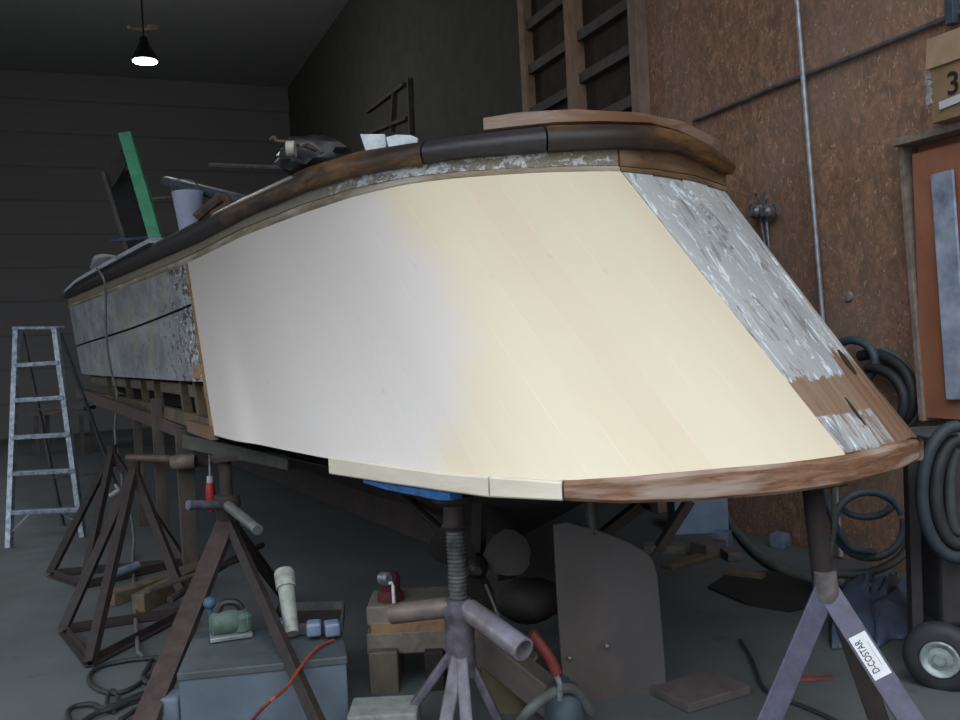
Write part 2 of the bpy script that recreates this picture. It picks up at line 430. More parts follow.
m_frame = woodgrain('old_oak_frame', (92, 84, 64), (64, 56, 44), (98, 80, 58), (1, 1, 1), 5, .8)
m_dark = plain('blackened_wood', (44, 38, 34), (30, 27, 25), 6, .9)

boat = thing('boat', 'wooden boat hull with new pale planking bent round its raked stern, propped on stands', 'boat', V((2.0, 8, 0)))
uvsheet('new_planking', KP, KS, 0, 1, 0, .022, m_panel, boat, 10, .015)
for i in range(1): pass
# old staves on the starboard quarter, one by one
NS = 5
kk = [KS, 3.2, 3.42, 3.68, 3.9, 4.03, 4.5]
for i, (a, b) in enumerate(zip(kk, kk[1:])):
    uvsheet('old_stave', a + (.009 if a < 3.95 else .0004), b - (.009 if b < 3.95 else .0004), 0.005, 1, -.002 - .006 * (i % 2), .02, (m_stave_b, m_stave_b, m_stave_b, m_stave_c, m_stave_c, m_stave_c)[i], boat, 10, .02 if i < 4 else .005)
def hollow_patch(name, k, v0, v1, w, m):
    bm = new(); rings = []
    for i in range(9):
        v = v0 + (v1 - v0) * i / 8; ww = w * math.sin(math.pi * (i + .4) / 8.8) ; c_ = surf(k, v, .017); t_ = (surf(k + .01, v, .017) - surf(k - .01, v, .017)).normalized(); n_ = (surf(k, v, .03) - c_).normalized()
        rings.append([c_ - t_ * ww, c_ - t_ * ww * .6 + n_ * .0045, c_ + t_ * ww * .8 + n_ * .0045, c_ + t_ * ww, c_ - n_ * .004])
    rect_faces(bm, rings); return obj(name, bm, m, boat, smooth=True)
hollow_patch('rot_hollow', 3.84, .20, .28, .026, m_dark)
hollow_patch('rot_hollow', 3.44, .06, .14, .010, m_dark)
uvsheet('stave_backing', KS, 4.6, 0, .99, -.05, .03, m_dark, boat, 6, .01)
# forward port side: two painted strakes over open frames
def v_of(k, tab):
    lo, hi = 0, 1
    for _ in range(30):
        m = (lo + hi) / 2; x, y = proj(surf(m and k, m))
        if y > interp(tab, x): lo = m
        else: hi = m
    return lo
t_low = [(82, 373), (145, 379), (210, 382)]; t_seam = [(82, 347), (135, 327), (192, 304)]
# keep the strake edges level from station to station by fixing v at both ends
vl0, vl1 = v_of(KF, t_low), v_of(KP - .01, t_low); vm0, vm1 = v_of(KF, t_seam), v_of(KP - .01, t_seam)
vm_mid = v_of(1.5, t_seam); vl_mid = v_of(1.5, t_low)
def q3(a, m, b, t): return a * (1 - t) * (1 - 2 * t) + m * 4 * t * (1 - t) + b * t * (2 * t - 1)
fl = lambda k: q3(vl0, vl_mid, vl1, k - KF); fm = lambda k: q3(vm0, vm_mid, vm1, k - KF)
uvsheet('side_strake', KF, KP - .006, 0, 1, -.012, .024, m_side, boat, 6, .03, vfun=lambda k: (fl(k), fm(k) - .009))
uvsheet('side_strake', KF, KP - .006, 0, 1, -.012, .026, m_side, boat, 6, .03, vfun=lambda k: (fm(k) + .009, 1.0))
uvsheet('stem_planking', 0, KF, .25, 1, -.012, .024, m_side, boat, 4, .06)
m_edge = woodgrain('raw_plank_edge', (150, 122, 82), (120, 92, 60), None, (1, 1, 1), 6)
uvsheet('planking_edge_strip', KP - .012, KP + .002, 0.02, .98, -.012, .034, m_edge, boat, 6, .004)
uvsheet('starboard_planking', 4.5, KE, .0, 1, -.012, .024, m_side, boat, 4, .08)

# sheer mouldings
E0 = [(60, 311), (70, 307), (130, 285), (190, 262), (240, 238), (300, 215), (350, 198.5), (400, 186.5), (450, 180), (510, 175.5), (560, 173.5), (618, 173), (660, 177), (695, 183), (722, 192), (735, 197)]
E05 = [(x, y - d) for (x, y), d in zip(E0, (3, 3, 5, 7, 9, 10, 9.5, 8.5, 8, 7.5, 7.5, 7.5, 7.5, 8, 8, 8))]
E1 = [(60, 300), (70, 296), (100, 283), (190, 243), (240, 216), (300, 190), (350, 175), (400, 166), (450, 158), (520, 152), (580, 149), (620, 147), (680, 150), (710, 160), (725, 170), (740, 176)]
E2 = [(60, 297), (66, 291), (75, 283), (100, 269), (190, 221), (230, 200), (300, 166), (350, 150), (400, 142), (460, 133), (510, 127), (560, 122), (610, 121), (663, 123), (694, 131.5), (722, 145), (734, 157), (745, 162)]
kT = k_of_px(617, 1, KP, KQ)
bead = [(-.02, 0), (.02, 0), (.032, .3), (.032, .7), (.02, 1), (-.02, 1)]
trimp = [(-.03, 0), (.018, 0), (.018, 1), (-.03, 1)]
band('sheer_bead', KF - .1, kT, E0, E05, bead, m_bead, boat)
band('sheer_bead', kT + .002, 4.6, E0, E05, bead, m_trim_s, boat, .008)
band('sheer_plank', KF - .1, kT, E05, E1, trimp, m_trim_p, boat)
band('sheer_plank', kT + .003, 4.6, E05, E1, [(x + .006, t) for x, t in trimp], m_trim_s, boat, .008)
gprof = [(-.10, .25), (.03, 0), (.065, .05), (.085, .35), (.084, .58), (.07, .74), (.036, .98), (-.02, 1.08), (-.20, 1.12), (-.20, .9), (-.10, .8)]
k360, k480, k560 = k_of_px(428, 1, KP, KQ), k_of_px(478, 1, KP, KQ), k_of_px(545, 1, KP, KQ)
m_guard_blk = uvmat_peel('blackened_rail', (34, 32, 34), (52, 48, 48), (84, 84, 88), (110, 112, 118), thr=.74, su=6, sv=2, rough=.5)
k200 = k_of_px(232, 1, KF, KQ)
g0 = band('guard_rail', KF - .12, k200, E1, E2, gprof, m_guard_blk, boat); g0['label'] = 'blackened forward guard rail'
g = band('guard_rail', k200 + .001, k360, E1, E2, gprof, m_guard, boat)
g2 = band('guard_rail', k360 + .002, k560, E1, E2, gprof, m_guard_blk, boat); g2['label'] = 'blackened stretch of guard rail'
g3 = band('guard_rail', k560 + .002, 4.6, E1, E2, gprof, m_guard, boat, .008)
# white paint left on the forward top edge of the rail
def rail_top(k, off=0, dz=0):
    p = TC.at(k); n = TC.nrm(k); z = edge_z(k, .08, E2, ZT, TC)
    return V((p.x, p.y, z)) + n * off + V((0, 0, dz))
m_flake = uvmat_peel('flaking_white_rail_paint', (40, 38, 40), (62, 60, 60), (196, 202, 210), (160, 166, 174), thr=.50, su=7, sv=2)
def topstrip(name, k0, k1, o0, o1, h, m, dz=0.0, step=.03):
    bm = new(); uvl = bm.loops.layers.uv.new('UVMap'); ks = klist(k0, k1, step); rings = []; U = [0]
    for i, k in enumerate(ks):
        rings.append([rail_top(k, o, dz + z) for o, z in ((o0, 0), (o1, 0), (o1 + .004, h * .6), (o1 - .01, h), (o0, h))])
        if i: U.append(U[-1] + (rings[-1][0] - rings[-2][0]).length)
    vr = rect_faces(bm, rings); ix = {v: (U[i], j / 5) for i, r in enumerate(vr) for j, v in enumerate(r)}
    for f in bm.faces:
        for lp in f.loops: lp[uvl].uv = ix[lp.vert]
    return obj(name, bm, m, boat, smooth=True)
kA, kB = k_of_px(72, 1), k_of_px(158, 1)
topstrip('rail_cap', KF - .05, kB, -.10, .07, .05, m_flake, .008).__setitem__('label', 'forward rail cap with flaking white paint')
# raised cap board round the stern
m_cap = woodgrain('worn_cap_board', (144, 126, 112), (112, 82, 60), (112, 78, 50), (1.2, 1.2, 8), 2.2, .6)
kC = k_of_px(486, 1, KP, KQ)
def cap():
    bm = new(); rings = []
    Et = [(479, 118), (520, 111.5), (575, 108.5), (640, 112), (680, 120), (719, 139), (740, 150)]
    for k in klist(kC, 4.35, .008):
        p = TC.at(k); n = TC.nrm(k); z1 = edge_z(k, -.02, Et, 2.7, TC); z0 = rail_top(k).z + .012
        z1 = max(z1, z0 + .02)
        rings.append([V((p.x, p.y, z)) + n * o for o, z in ((-.34, z0), (-.02, z0), (-.005, z0 + .01), (-.008, z1 - .008), (-.03, z1), (-.34, z1))])
    rect_faces(bm, rings); return obj('stern_cap_board', bm, m_cap, boat, smooth=True)
cap()
# deck
def deck():
    bm = new(); ks = klist(0, KE, .05); n = len(ks)
    ring = [TC.at(k) - TC.nrm(k) * .04 for k in ks]
    vs = [bm.verts.new((p.x, p.y, 2.56)) for p in ring]
    es = [bm.edges.new((vs[i], vs[(i + 1) % n])) for i in range(n)]
    bmesh.ops.triangle_fill(bm, edges=es, use_beauty=True)
    r = bmesh.ops.extrude_face_region(bm, geom=bm.faces[:])
    bmesh.ops.translate(bm, verts=[x for x in r['geom'] if isinstance(x, bmesh.types.BMVert)], vec=(0, 0, .03))
    return obj('deck', bm, woodgrain('weathered_deck', (92, 84, 78), (60, 54, 50), None, (8, .6, 1), 2, .8), boat)
deck()
# chine boards (bottom rim)
kL0, kL1 = None, None
def k_bot(px):
    lo, hi = KP, KQ + .3
    for _ in range(40):
        m = (lo + hi) / 2
        if proj(surf(m, 0, .03))[0] < px: lo = m
        else: hi = m
    return lo
R_lo = [(328, 474), (385, 483), (440, 491), (487, 497.5), (560, 501), (620, 504), (700, 501.5), (780, 495), (840, 486.5), (870, 479), (900, 471), (920, 460)]
R_hi = [(328, 457), (440, 473), (560, 482), (635, 477.5), (710, 470.5), (800, 463), (845, 457.5), (880, 450), (912, 441), (925, 438)]
def rim(name, k0, k1, m, o0, o1, rnd=.006, step=.005, lo=R_lo, hi=R_hi, dz=0):
    bm = new(); uvl = bm.loops.layers.uv.new('UVMap'); rings = []; ks = klist(k0, k1, step); U = [0]
    for i, k in enumerate(ks):
        p = BC.at(k); n = BC.nrm(k); P = p + n * o1
        zl = edge_z(k, o1, lo, 1.0, BC) + dz; zh = max(edge_z(k, o1, hi, 1.1, BC), zl + .02) + dz
        rings.append([V((p.x, p.y, z)) + n * o for o, z in ((o0, zl), (o1 - rnd, zl), (o1, zl + rnd), (o1, zh - rnd), (o1 - rnd, zh), (o0, zh))])
        if i: U.append(U[-1] + (p - BC.at(ks[i - 1])).length)
    vr = rect_faces(bm, rings); ix = {v: (U[i], j / 6) for i, r in enumerate(vr) for j, v in enumerate(r)}
    for f in bm.faces:
        for lp in f.loops: lp[uvl].uv = ix[lp.vert]
    return obj(name, bm, m, boat, smooth=True)
k328, k487, k560b, kEnd = k_bot(329), k_bot(488), k_bot(561), KQ + .22
rim('chine_lath', k328, k487 - .001, m_lath, .0, .035); rim('chine_lath', k487 + .001, k560b - .002, m_lath, .0, .036)
c = rim('chine_board', k560b, kEnd, m_chine, -.12, .042, .012); c['label'] = 'weathered red-brown chine board round the stern'
Bl_lo = [(356, 481), (385, 490), (425, 498), (440, 501), (490, 500)]; Bl_hi = [(356, 478), (400, 485), (440, 491), (490, 498)]
c = rim('bottom_paint_strake', k_bot(358), k_bot(444), m_blue, -.05, .012, .004, lo=Bl_lo, hi=Bl_hi); c['label'] = 'strake with worn blue bottom paint'
# hull bottom, keel
C0, C1 = V((2.05, 4.55, 0)), V((1.2, 14.5, 0))
def bottom():
    bm = new(); rings = []
    ks = klist(0, KE, .05)
    for fct, z in ((.03, 1.05), (.18, .98), (.45, .88), (.75, .74), (.97, .5)):
        rg = []
        for k in ks:
            p = BC.at(k); q = V((p.x, p.y, 0)); t = max(0, min(1, (q - C0).dot(C1 - C0) / (C1 - C0).length_squared)); c_ = C0.lerp(C1, t)
            r_ = q.lerp(c_, fct); zz = z
            if k < KP: zz = z - .02
            rg.append(V((r_.x, r_.y, zz)))
        rings.append(rg)
    rect_faces(bm, rings, caps=False)
    bm2 = bm
    return obj('hull_bottom', bm2, m_under, boat, smooth=True)
bottom()
b = new(); beam(b, V((2.05, 4.75, .48)), V((1.2, 14.3, .42)), .14, .36); obj('keel', b, m_under, boat, .01)
b = new(); beam(b, V((2.05, 4.7, .25)), V((2.05, 4.7, 1.0)), .12, .2, V((0, 1, 0))); obj('stern_post', b, m_under, boat, .01)
# frames seen under the open port side
for i, px in enumerate((104, 122, 137, 150, 176, 190, 206)):
    k = k_of_px(px, .1, KF, KP); b = new()
    beam(b, surf(k, .0, -.08), surf(k, .42, -.08), .07, .09, V((0, 1, 0))); obj('frame', b, m_frame, boat, .004)
for z, o, m in ((.02, -.02, m_frame), (.17, -.10, woodgrain('old_ceiling_plank', (104, 98, 78), (66, 60, 50), None, (1, 1, 4), 4))):
    uvsheet('chine_log' if z < .1 else 'inner_plank', KF + .02, KP + .1, z - .03, z + .04, o - .05, .06, m, boat, 2, .04)
uvsheet('chine_patch', KP - .09, KP + .0, -.02, .035, .0, .05, woodgrain('raw_orange_timber', (116, 70, 52), (96, 84, 62), (92, 86, 68), (1, 1, 1), 7), boat, 3, .03)
b = new(); p = surf(KP - .03, .29, .0); beam(b, p + V((.02, .12, 0)), p + V((-.02, -.1, 0)), .07, .1); obj('butt_block', b, m_edge, boat, .01)
uvsheet('hull_inner_lining', KF, KP, .0, 1, -.45, .02, m_dark, boat, 3, .06)
b = new(); p, q_ = at(186, 441, 6.3), at(292, 462, 5.6); beam(b, p, q_, .07, .1); obj('bilge_stringer', b, woodgrain('grey_green_stringer', (82, 84, 76), (58, 58, 52), None, (1, 1, 1), 4), boat, .01)

# rudder, shaft, propeller
def rudder():
    d = 3.95; bm = new()
    out = [(553, 524), (566, 521), (600, 530), (628, 541), (645, 551), (653, 560), (657, 575), (661, 620), (665, 670), (668, 740), (664, 762), (566, 762), (562, 680), (557, 600)]
    P = [at(x, y, d + (x - 560) * .0006) for x, y in out]
    nrm = f0.copy()
    a = [bm.verts.new(p - nrm * .02) for p in P]; b_ = [bm.verts.new(p + nrm * .02) for p in P]; n = len(P)
    bm.faces.new(a); bm.faces.new(list(reversed(b_)))
    for i in range(n): bm.faces.new((a[i], b_[i], b_[(i + 1) % n], a[(i + 1) % n]))
    return obj('rudder', bm, woodgrain('scuffed_rudder_plywood', (88, 76, 68), (68, 60, 56), (82, 82, 84), (1, 1, .6), 3, .6, .2), boat, .006)
rd = rudder()
b = new(); tube(b, [at(590, 480, 4.0), at(592, 535, 3.97)], .025); obj('rudder_stock', b, plain('dull_steel', (90, 88, 86), (60, 58, 56), 20, .5, .6), rd)
b = new()
for px, py in ((607, 646), (570, 658)): lathe(b, at(px, py, 3.93), at(px, py, 3.90), [(0, .01), (.02, .01), (.022, .006)], 10)
obj('bolt', b, plain('worn_bolt', (120, 116, 110), None, 20, .4, .7), rd)
m_bronze = plain('dirty_bronze', (46, 43, 38), (36, 33, 31), 9, .5, .3)
b = new(); hub = at(478, 566, 4.35); lathe(b, hub - f0 * .1, hub + f0 * .08, [(0, .02), (.03, .045), (.14, .055), (.18, .04)], 16)
pr = obj('propeller_hub', b, m_bronze, boat, smooth=True)
for a in (20, 140, 260):
    bm = new(); dr = r0 * math.cos(math.radians(a)) + UP * math.sin(math.radians(a)); sd = r0 * -math.sin(math.radians(a)) + UP * math.cos(math.radians(a))
    rings = []
    for t, w in ((.03, .03), (.07, .07), (.12, .10), (.18, .115), (.23, .09), (.265, .03)):
        tw = .5 - t * 1.2; c_ = hub + dr * t; s_ = sd * math.cos(tw) + f0 * math.sin(tw)
        nn = dr.cross(s_)
        rings.append([c_ - s_ * w, c_ - nn * .006, c_ + s_ * w, c_ + nn * .006])
    rect_faces(bm, rings); obj('blade', bm, m_bronze, pr, smooth=True)
b = new(); tube(b, [hub + f0 * .05, hub + f0 * 1.6 + UP * .1 - r0 * .5], .025); obj('propeller_shaft', b, m_bronze, boat, smooth=True)
b = new(); beam(b, hub + f0 * .2 + UP * .5 + r0 * .04, hub + f0 * .15 - UP * .0, .03, .12); obj('shaft_strut', b, m_bronze, boat)

# ------------------------------------------------------------------ the building
YSP = on_x(522, 60, 4.5).y; XW = 4.6; YB = 22.0; ZC = 8.0; XL = -7.0; YF = -3.5
m_osb = osb(); m_sid = siding(); m_flr = floor_mat(); m_ceil = plain('dark_ceiling_boards', (140, 139, 139), (132, 131, 131), 2, .9)
b = new(); box(b, V(((XW + XL) / 2, (YB + YF) / 2 - 3, -.1)), (XW - XL + .4, YB - YF + 6, .2)); structure('floor', b, m_flr)
YR = 1.2
b = new(); box(b, V(((XW + XL) / 2, (YB + YR) / 2, ZC + .1)), (XW - XL + .4, YB - YR, .2)); structure('ceiling', b, m_ceil)
b = new(); box(b, V((XW + .1, (YSP + YF) / 2, ZC / 2)), (.2, YSP - YF, ZC)); structure('wall_right', b, m_osb)
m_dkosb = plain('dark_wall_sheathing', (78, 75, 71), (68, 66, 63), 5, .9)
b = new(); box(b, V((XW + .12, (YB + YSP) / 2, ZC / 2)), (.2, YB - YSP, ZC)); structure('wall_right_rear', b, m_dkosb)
b = new(); box(b, V(((XW + XL) / 2, YB + .1, ZC / 2)), (XW - XL + .4, .2, ZC)); structure('wall_back', b, m_sid)
# unseen left wall; long band of open bays added to let in side light
b = new(); WY = 17.0
box(b, V((XL - .1, (YB + WY) / 2, ZC / 2)), (.2, YB - WY, ZC))
box(b, V((XL - .1, (WY + YR) / 2, .5)), (.2, WY - YR, 1.0)); box(b, V((XL - .1, (WY + YR) / 2, 6.9)), (.2, WY - YR, 2.2))
for y_ in (YR + .1, 5, 9, 13): box(b, V((XL - .1, y_, 3.4)), (.2, .2, 4.8))
structure('wall_left', b, m_sid)
# wall framing
m_stud = woodgrain('pine_stud', (172, 136, 106), (130, 102, 84), (150, 126, 108), (1, 1, .5), 6, .75)
m_stud_g = woodgrain('greyer_pine_stud', (150, 126, 112), (120, 102, 92), None, (1, 1, .5), 5, .75)  # greyer timber tone, used for the nearest post
m_slat = woodgrain('grey_slat', (96, 88, 86), (72, 66, 64), None, (.6, .6, 1), 5, .8)
rack = thing('wall_rack', 'tall timber rack of three posts with sloping-looking slats on the dark upper wall', 'rack', V((XW - .1, 8.4, 0)))
rack['label'] = 'tall timber rack of three posts and cross slats standing against brown wall behind stern'
def wallpt(px, py, o=0): return on_x(px, py, XW - o)
posts = []
for px, w in ((525, .13), (573, .20), (636, .12)):
    p = wallpt(px, 60, .09); posts.append(p.y)
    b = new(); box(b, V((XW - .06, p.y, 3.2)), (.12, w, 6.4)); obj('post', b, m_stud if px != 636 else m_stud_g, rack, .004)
for ya, yb, pyl, pyr, xl, xr in ((0, 1, 28, 2, 526, 562), (0, 1, 70, 49, 529, 566), (0, 1, 112, 94, 534, 568), (1, 2, 37, 5, 580, 628), (1, 2, 79, 52, 581, 629), (1, 2, 125, 104, 583, 629)):
    z = (wallpt(xl, pyl, .05).z + wallpt(xr, pyr, .05).z) / 2
    b = new(); box(b, V((XW - .045, (posts[ya] + posts[yb]) / 2, z)), (.085, posts[ya] - posts[yb] - .12, .10)); obj('slat', b, m_slat, rack, .003)
b = new(); box(b, V((XW - .008, (posts[0] + posts[2]) / 2, 3.2)), (.012, posts[0] - posts[2], 6.3)); obj('back_sheet', b, plain('dark_brown_sheet', (66, 54, 46), (50, 42, 37), 5, .9), rack)
rk = thing('wall_bracket', 'small dark bracket-like timber frame far back on the dark right wall', 'bracket', on_x(400, 130, XW - .2))
for i, (p, q_) in enumerate((((367, 112), (404, 84)), ((392, 132), (394, 92)), ((411, 134), (409, 78)), ((372, 132), (407, 118)))):
    b = new(); beam(b, on_x(*p, XW - .03), on_x(*q_, XW - .03), .06, .05); obj('timber', b, m_slat, rk)

# conduits
m_cond = plain('grey_conduit', (120, 120, 122), (92, 92, 94), 12, .45, .4)
m_cond2 = plain('pale_conduit', (176, 180, 188), (140, 144, 152), 12, .4, .4)
def wallrun(name, pts, r, m, o=.03):
    b = new(); tube(b, [wallpt(x, y, o) for x, y in pts], r, 10); return obj(name, b, m, None, smooth=True)
tag(wallrun('horizontal_conduit', [(693, 121), (772, 88), (862, 53), (950, 17), (1010, -8)], .017, m_cond), 'dark grey pipe running along the brown wall above the stern', 'pipe')
tag(wallrun('vertical_conduit', [(794, -40), (797, 0), (802.5, 70), (810, 165), (817, 250), (822, 312), (826, 360), (832, 440), (839, 530), (841, 556)], .017, m_cond2, .06), 'pale vertical conduit crossing over the dark horizontal pipe', 'conduit')

# things on the wall
m_steel = plain('tarnished_steel', (158, 162, 166), (100, 102, 106), 25, .4, .6)
hk = thing('hanging_chain_hoist', 'small steel chain hoist hanging on the wall right of stern', 'hoist', wallpt(767, 262, .1))
for i, (dx, s) in enumerate(((-5, 1), (5, -1))):
    b = new(); P = [wallpt(763 + dx * .5, 205, .07), wallpt(764 + dx * .5, 225, .07), wallpt(769 + dx * .2, 262, .06)]
    tube(b, P, .012, 8); obj('chain', b, m_steel, hk, smooth=True)
    b = new(); cpt = wallpt(763 + dx * 1.1, 212, .08); lathe(b, cpt + V((.05, 0, 0)), cpt - V((.05, 0, 0)), [(0, .03), (.02, .05), (.08, .05), (.1, .03)], 14); obj('hoist_body', b, m_steel, hk, smooth=True)
    b = new(); cpt = wallpt(763 + dx * 2.2, 211, .06); tube(b, [cpt + V((0, math.cos(a) * .035, math.sin(a) * .05)) for a in [j * .6 for j in range(9)]], .008, 6); obj('hook', b, m_steel, hk, smooth=True)
    b = new(); cpt = wallpt(761 + dx * .8, 198, .06); tube(b, [cpt + V((0, math.cos(a) * .022, math.sin(a) * .035)) for a in [j * .6 for j in range(11)]], .007, 6); obj('ring', b, m_steel, hk, smooth=True)
b = new(); p = wallpt(848, 297, .012); lathe(b, p + V((.012, 0, 0)), p - V((.01, 0, 0)), [(0, .035), (.015, .03), (.02, .005)], 12)
tag(obj('round_wall_plate', b, plain('pale_metal', (150, 150, 150)), None, smooth=True), 'small round pale disc fixed on the brown wall above the hose', 'disc')

# cabinet with red-brown back on right wall
m_cabf = woodgrain('grey_brown_board', (150, 138, 124), (110, 98, 88), None, (1, 1, 1), 6, .75)
m_cabp = woodgrain('reddish_plywood', (170, 112, 84), (144, 92, 68), (158, 110, 88), (1, 1, .6), 2, .6, .1)
cb = thing('wall_cabinet', 'open-fronted wall cabinet with grey frame and reddish plywood back at right edge', 'cabinet', wallpt(930, 422, .15))
ytl = wallpt(900, 150, .14); ybl = wallpt(921, 418, .14)
z1 = wallpt(900, 143, .14).z; z0 = wallpt(921, 421, .14).z; yl = (ytl.y + ybl.y) / 2; yr = yl - 1.0
D_ = .14
b = new(); box(b, V((XW - .02, (yl + yr) / 2, (z0 + z1) / 2)), (.02, yl - yr, z1 - z0)); obj('back_panel', b, m_cabp, cb)
b = new(); beam(b, V((XW - D_ / 2, ybl.y, z0)), V((XW - D_ / 2, ytl.y, z1)), .035, D_, V((1, 0, 0))); obj('side_board', b, m_cabf, cb, .003)
b = new(); box(b, V((XW - D_ / 2 - .02, (yl + yr) / 2 + .02, z1)), (D_ + .06, yl - yr + .06, .045)); obj('top_board', b, m_cabf, cb, .004)
b = new(); box(b, V((XW - D_ + .03, yl - .41, (z0 + z1) / 2 - .03)), (.02, .76, z1 - z0 - .1)); obj('door_panel', b, m_cabp, cb, .002)
b = new(); beam(b, on_x(942, 172, XW - D_ - .02), on_x(958, 400, XW - D_ - .02), .016, .15, V((0, 1, 0)))
st = obj('steel_straightedge', b, plain('brushed_blue_steel', (196, 208, 228), (116, 126, 146), 3, .4, .2), None, .012)
tag(st, 'long blue-grey steel straightedge hanging upright in front of the reddish cabinet', 'straightedge')
# carton
m_card = plain('brown_cardboard', (150, 122, 92), (128, 102, 76), 5, .85, bstr=.05)
bp = V((XW - .02, 0, z1 + .025)); yc = wallpt(931, 110, .28).y
ct = thing('cardboard_carton', 'brown cardboard carton with torn flap and number on top of wall cabinet', 'carton', V((XW - .15, yc - .3, z1 + .025)))
zt = wallpt(930, 47, .28).z
b = new(); box(b, V((XW - .15, yc - .3, (z1 + .025 + zt) / 2)), (.26, .6, zt - z1 - .025)); obj('box_body', b, m_card, ct, .004)
b = new(); box(b, V((XW - .285, yc - .3, zt - .04)), (.012, .62, .17), Matrix.Rotation(.1, 3, 'Y')); obj('flap', b, plain('pale_cardboard', (168, 146, 118), (150, 128, 100), 6, .85), ct, .003)
b = new()
for i in range(5):
    p = V((XW - .285, yc + .005, zt - .16 - i * .035)); box(b, p, (.012, .03 + .02 * (i % 2), .03), Matrix.Rotation(i * .7, 3, 'X'))
obj('torn_tape', b, plain('grey_white_tape', (170, 170, 168)), ct)
lp = on_x(952, 101, XW - .293)
b = new(); box(b, lp, (.004, .16, .042), Matrix.Rotation(-.08, 3, 'X')); obj('label_strip', b, plain('white_label', (196, 200, 204), (184, 188, 190), 8, .7, bstr=.02), ct)
def text(name, s, size, loc, rot, m, parent, ext=.001, sx=1.0):
    cu_ = bpy.data.curves.new(name, 'FONT'); cu_.body = s; cu_.size = size; cu_.extrude = ext; cu_.align_x = 'CENTER'; cu_.align_y = 'CENTER'; cu_.offset = size * .012
    to = bpy.data.objects.new(name, cu_); COL.objects.link(to); to.matrix_world = Matrix.Translation(loc) @ rot.to_4x4()
    bpy.context.view_layer.update(); me = bpy.data.meshes.new_from_object(to); me.transform(to.matrix_world @ Matrix.Diagonal((sx, 1, 1, 1)))
    bpy.data.objects.remove(to); me.materials.clear(); me.materials.append(m)
    p = parent
    while p.parent: p = p.parent
    me.transform(Matrix.Translation(-V(p['_b']))); o = bpy.data.objects.new(name, me); COL.objects.link(o); o.parent = parent; return o
m_ink = plain('black_ink', (28, 28, 30), (24, 24, 26), 8, .6, bstr=0)
rotw = Matrix(((0, 0, -1), (-1, 0, 0), (0, 1, 0)))     # text reading along -Y, facing -X
text('number_three', '3', .17, on_x(953, 84, XW - .284), rotw, m_ink, ct)
b = new(); p = wallpt(952, 5, .05); box(b, p, (.06, .055, .22)); tag(obj('wall_junction_box', b, plain('grey_blue_metal', (80, 92, 104), (60, 70, 80), 10, .5, .3), None, .004), 'small grey-blue electrical box where the dark pipe ends at top right', 'junction box')

# ------------------------------------------------------------------ lamp
lp_ = at(145, 61, 13.0)
lm = thing('hanging_lamp', 'lit bell-shaped pendant lamp hanging from the dark ceiling at left', 'lamp', lp_)
m_blk = plain('black_enamel', (34, 34, 36), (28, 28, 30), 10, .5)
b = new(); lathe(b, lp_ + V((0, 0, .0)), lp_ + UP, [(0, .185), (.01, .19), (.08, .16), (.2, .09), (.28, .06), (.34, .05), (.34, .001)], 28); obj('lamp_shade', b, m_blk, lm, smooth=True)
t = NT('glowing_bulb'); t.b.inputs['Base Color'].default_value = (1, 1, 1, 1); t.b.inputs['Emission Color'].default_value = (.95, 1, .97, 1); t.b.inputs['Emission Strength'].default_value = 3.0
b = new(); lathe(b, lp_ - UP * .012, lp_ + UP, [(0, .001), (.0, .165), (.02, .17), (.03, .02)], 28); obj('glowing_lens', b, t.m, lm, smooth=True)
b = new(); tube(b, [lp_ + UP * .33, V((lp_.x, lp_.y, ZC))], .012, 8); obj('cord', b, m_blk, lm)
b = new(); cc = at(143, 27.5, 13); tube(b, [cc + r0 * .2 * math.cos(a) + f0 * .2 * math.sin(a) + UP * .05 * math.sin(a) for a in [-.9 + j * .25 for j in range(20)]], .022, 8)
obj('mounting_ring', b, plain('dull_tan_metal', (236, 214, 196), (200, 180, 160), 12, .6), lm, smooth=True)

# ------------------------------------------------------------------ things on deck
def deckz(): return 2.59
def slab(name, pts, depth_, thick, m, label=None, cat=None, parent=None, bevel=.003):
    """board whose outline is given at its own distance, with real thickness away from the viewer"""
    P = [at(x, y, d) for x, y, d in [(p + (depth_,))[:3] for p in pts]]
    bm = new(); nrm = (P[1] - P[0]).cross(P[2] - P[1]).normalized()
    if nrm.dot(f0) < 0: nrm = -nrm
    a = [bm.verts.new(p) for p in P]; c_ = [bm.verts.new(p + nrm * thick) for p in P]; n = len(P)
    bm.faces.new(a); bm.faces.new(list(reversed(c_)))
    for i in range(n): bm.faces.new((a[i], c_[i], c_[(i + 1) % n], a[(i + 1) % n]))
    o = obj(name, bm, m, parent, bevel)
    if label: tag(o, label, cat)
    return o
m_green = plain('green_paint', (96, 186, 146), (80, 160, 124), 8, .6)
slab('green_board', [(118, 133), (130, 131), (170, 268), (157, 268)], 9.6, .09, m_green, 'bright green painted board leaning upright on the boat deck', 'board')
ch = thing('plywood_box', 'dark open plywood box tilted behind the green board on deck', 'box', at(115, 240, 9.9))
m_ply = plain('dark_plywood', (74, 70, 70), (56, 52, 52), 4, .8)
slab('box_side', [(103, 172), (121, 149), (126, 165), (108, 196)], 9.9, .03, m_ply, parent=ch)
slab('box_edge', [(101, 172), (104.5, 171), (135, 268), (130, 268)], 9.85, .05, plain('pale_box_edge', (104, 96, 92)), parent=ch)
slab('box_back', [(106, 175), (135, 168), (160, 266), (134, 266)], 10.1, .03, plain('near_black_board', (42, 40, 40)), parent=ch)
slab('blue_lath', [(111, 239), (148, 236), (148, 239), (111, 242)], 9.7, .05, plain('blue_grey_lath', (70, 92, 110)), 'thin blue-grey lath lying on the deck edge below the green board', 'lath')
b = new(); pa, pb = at(166, 182, 8.8), at(272, 207, 7.2)
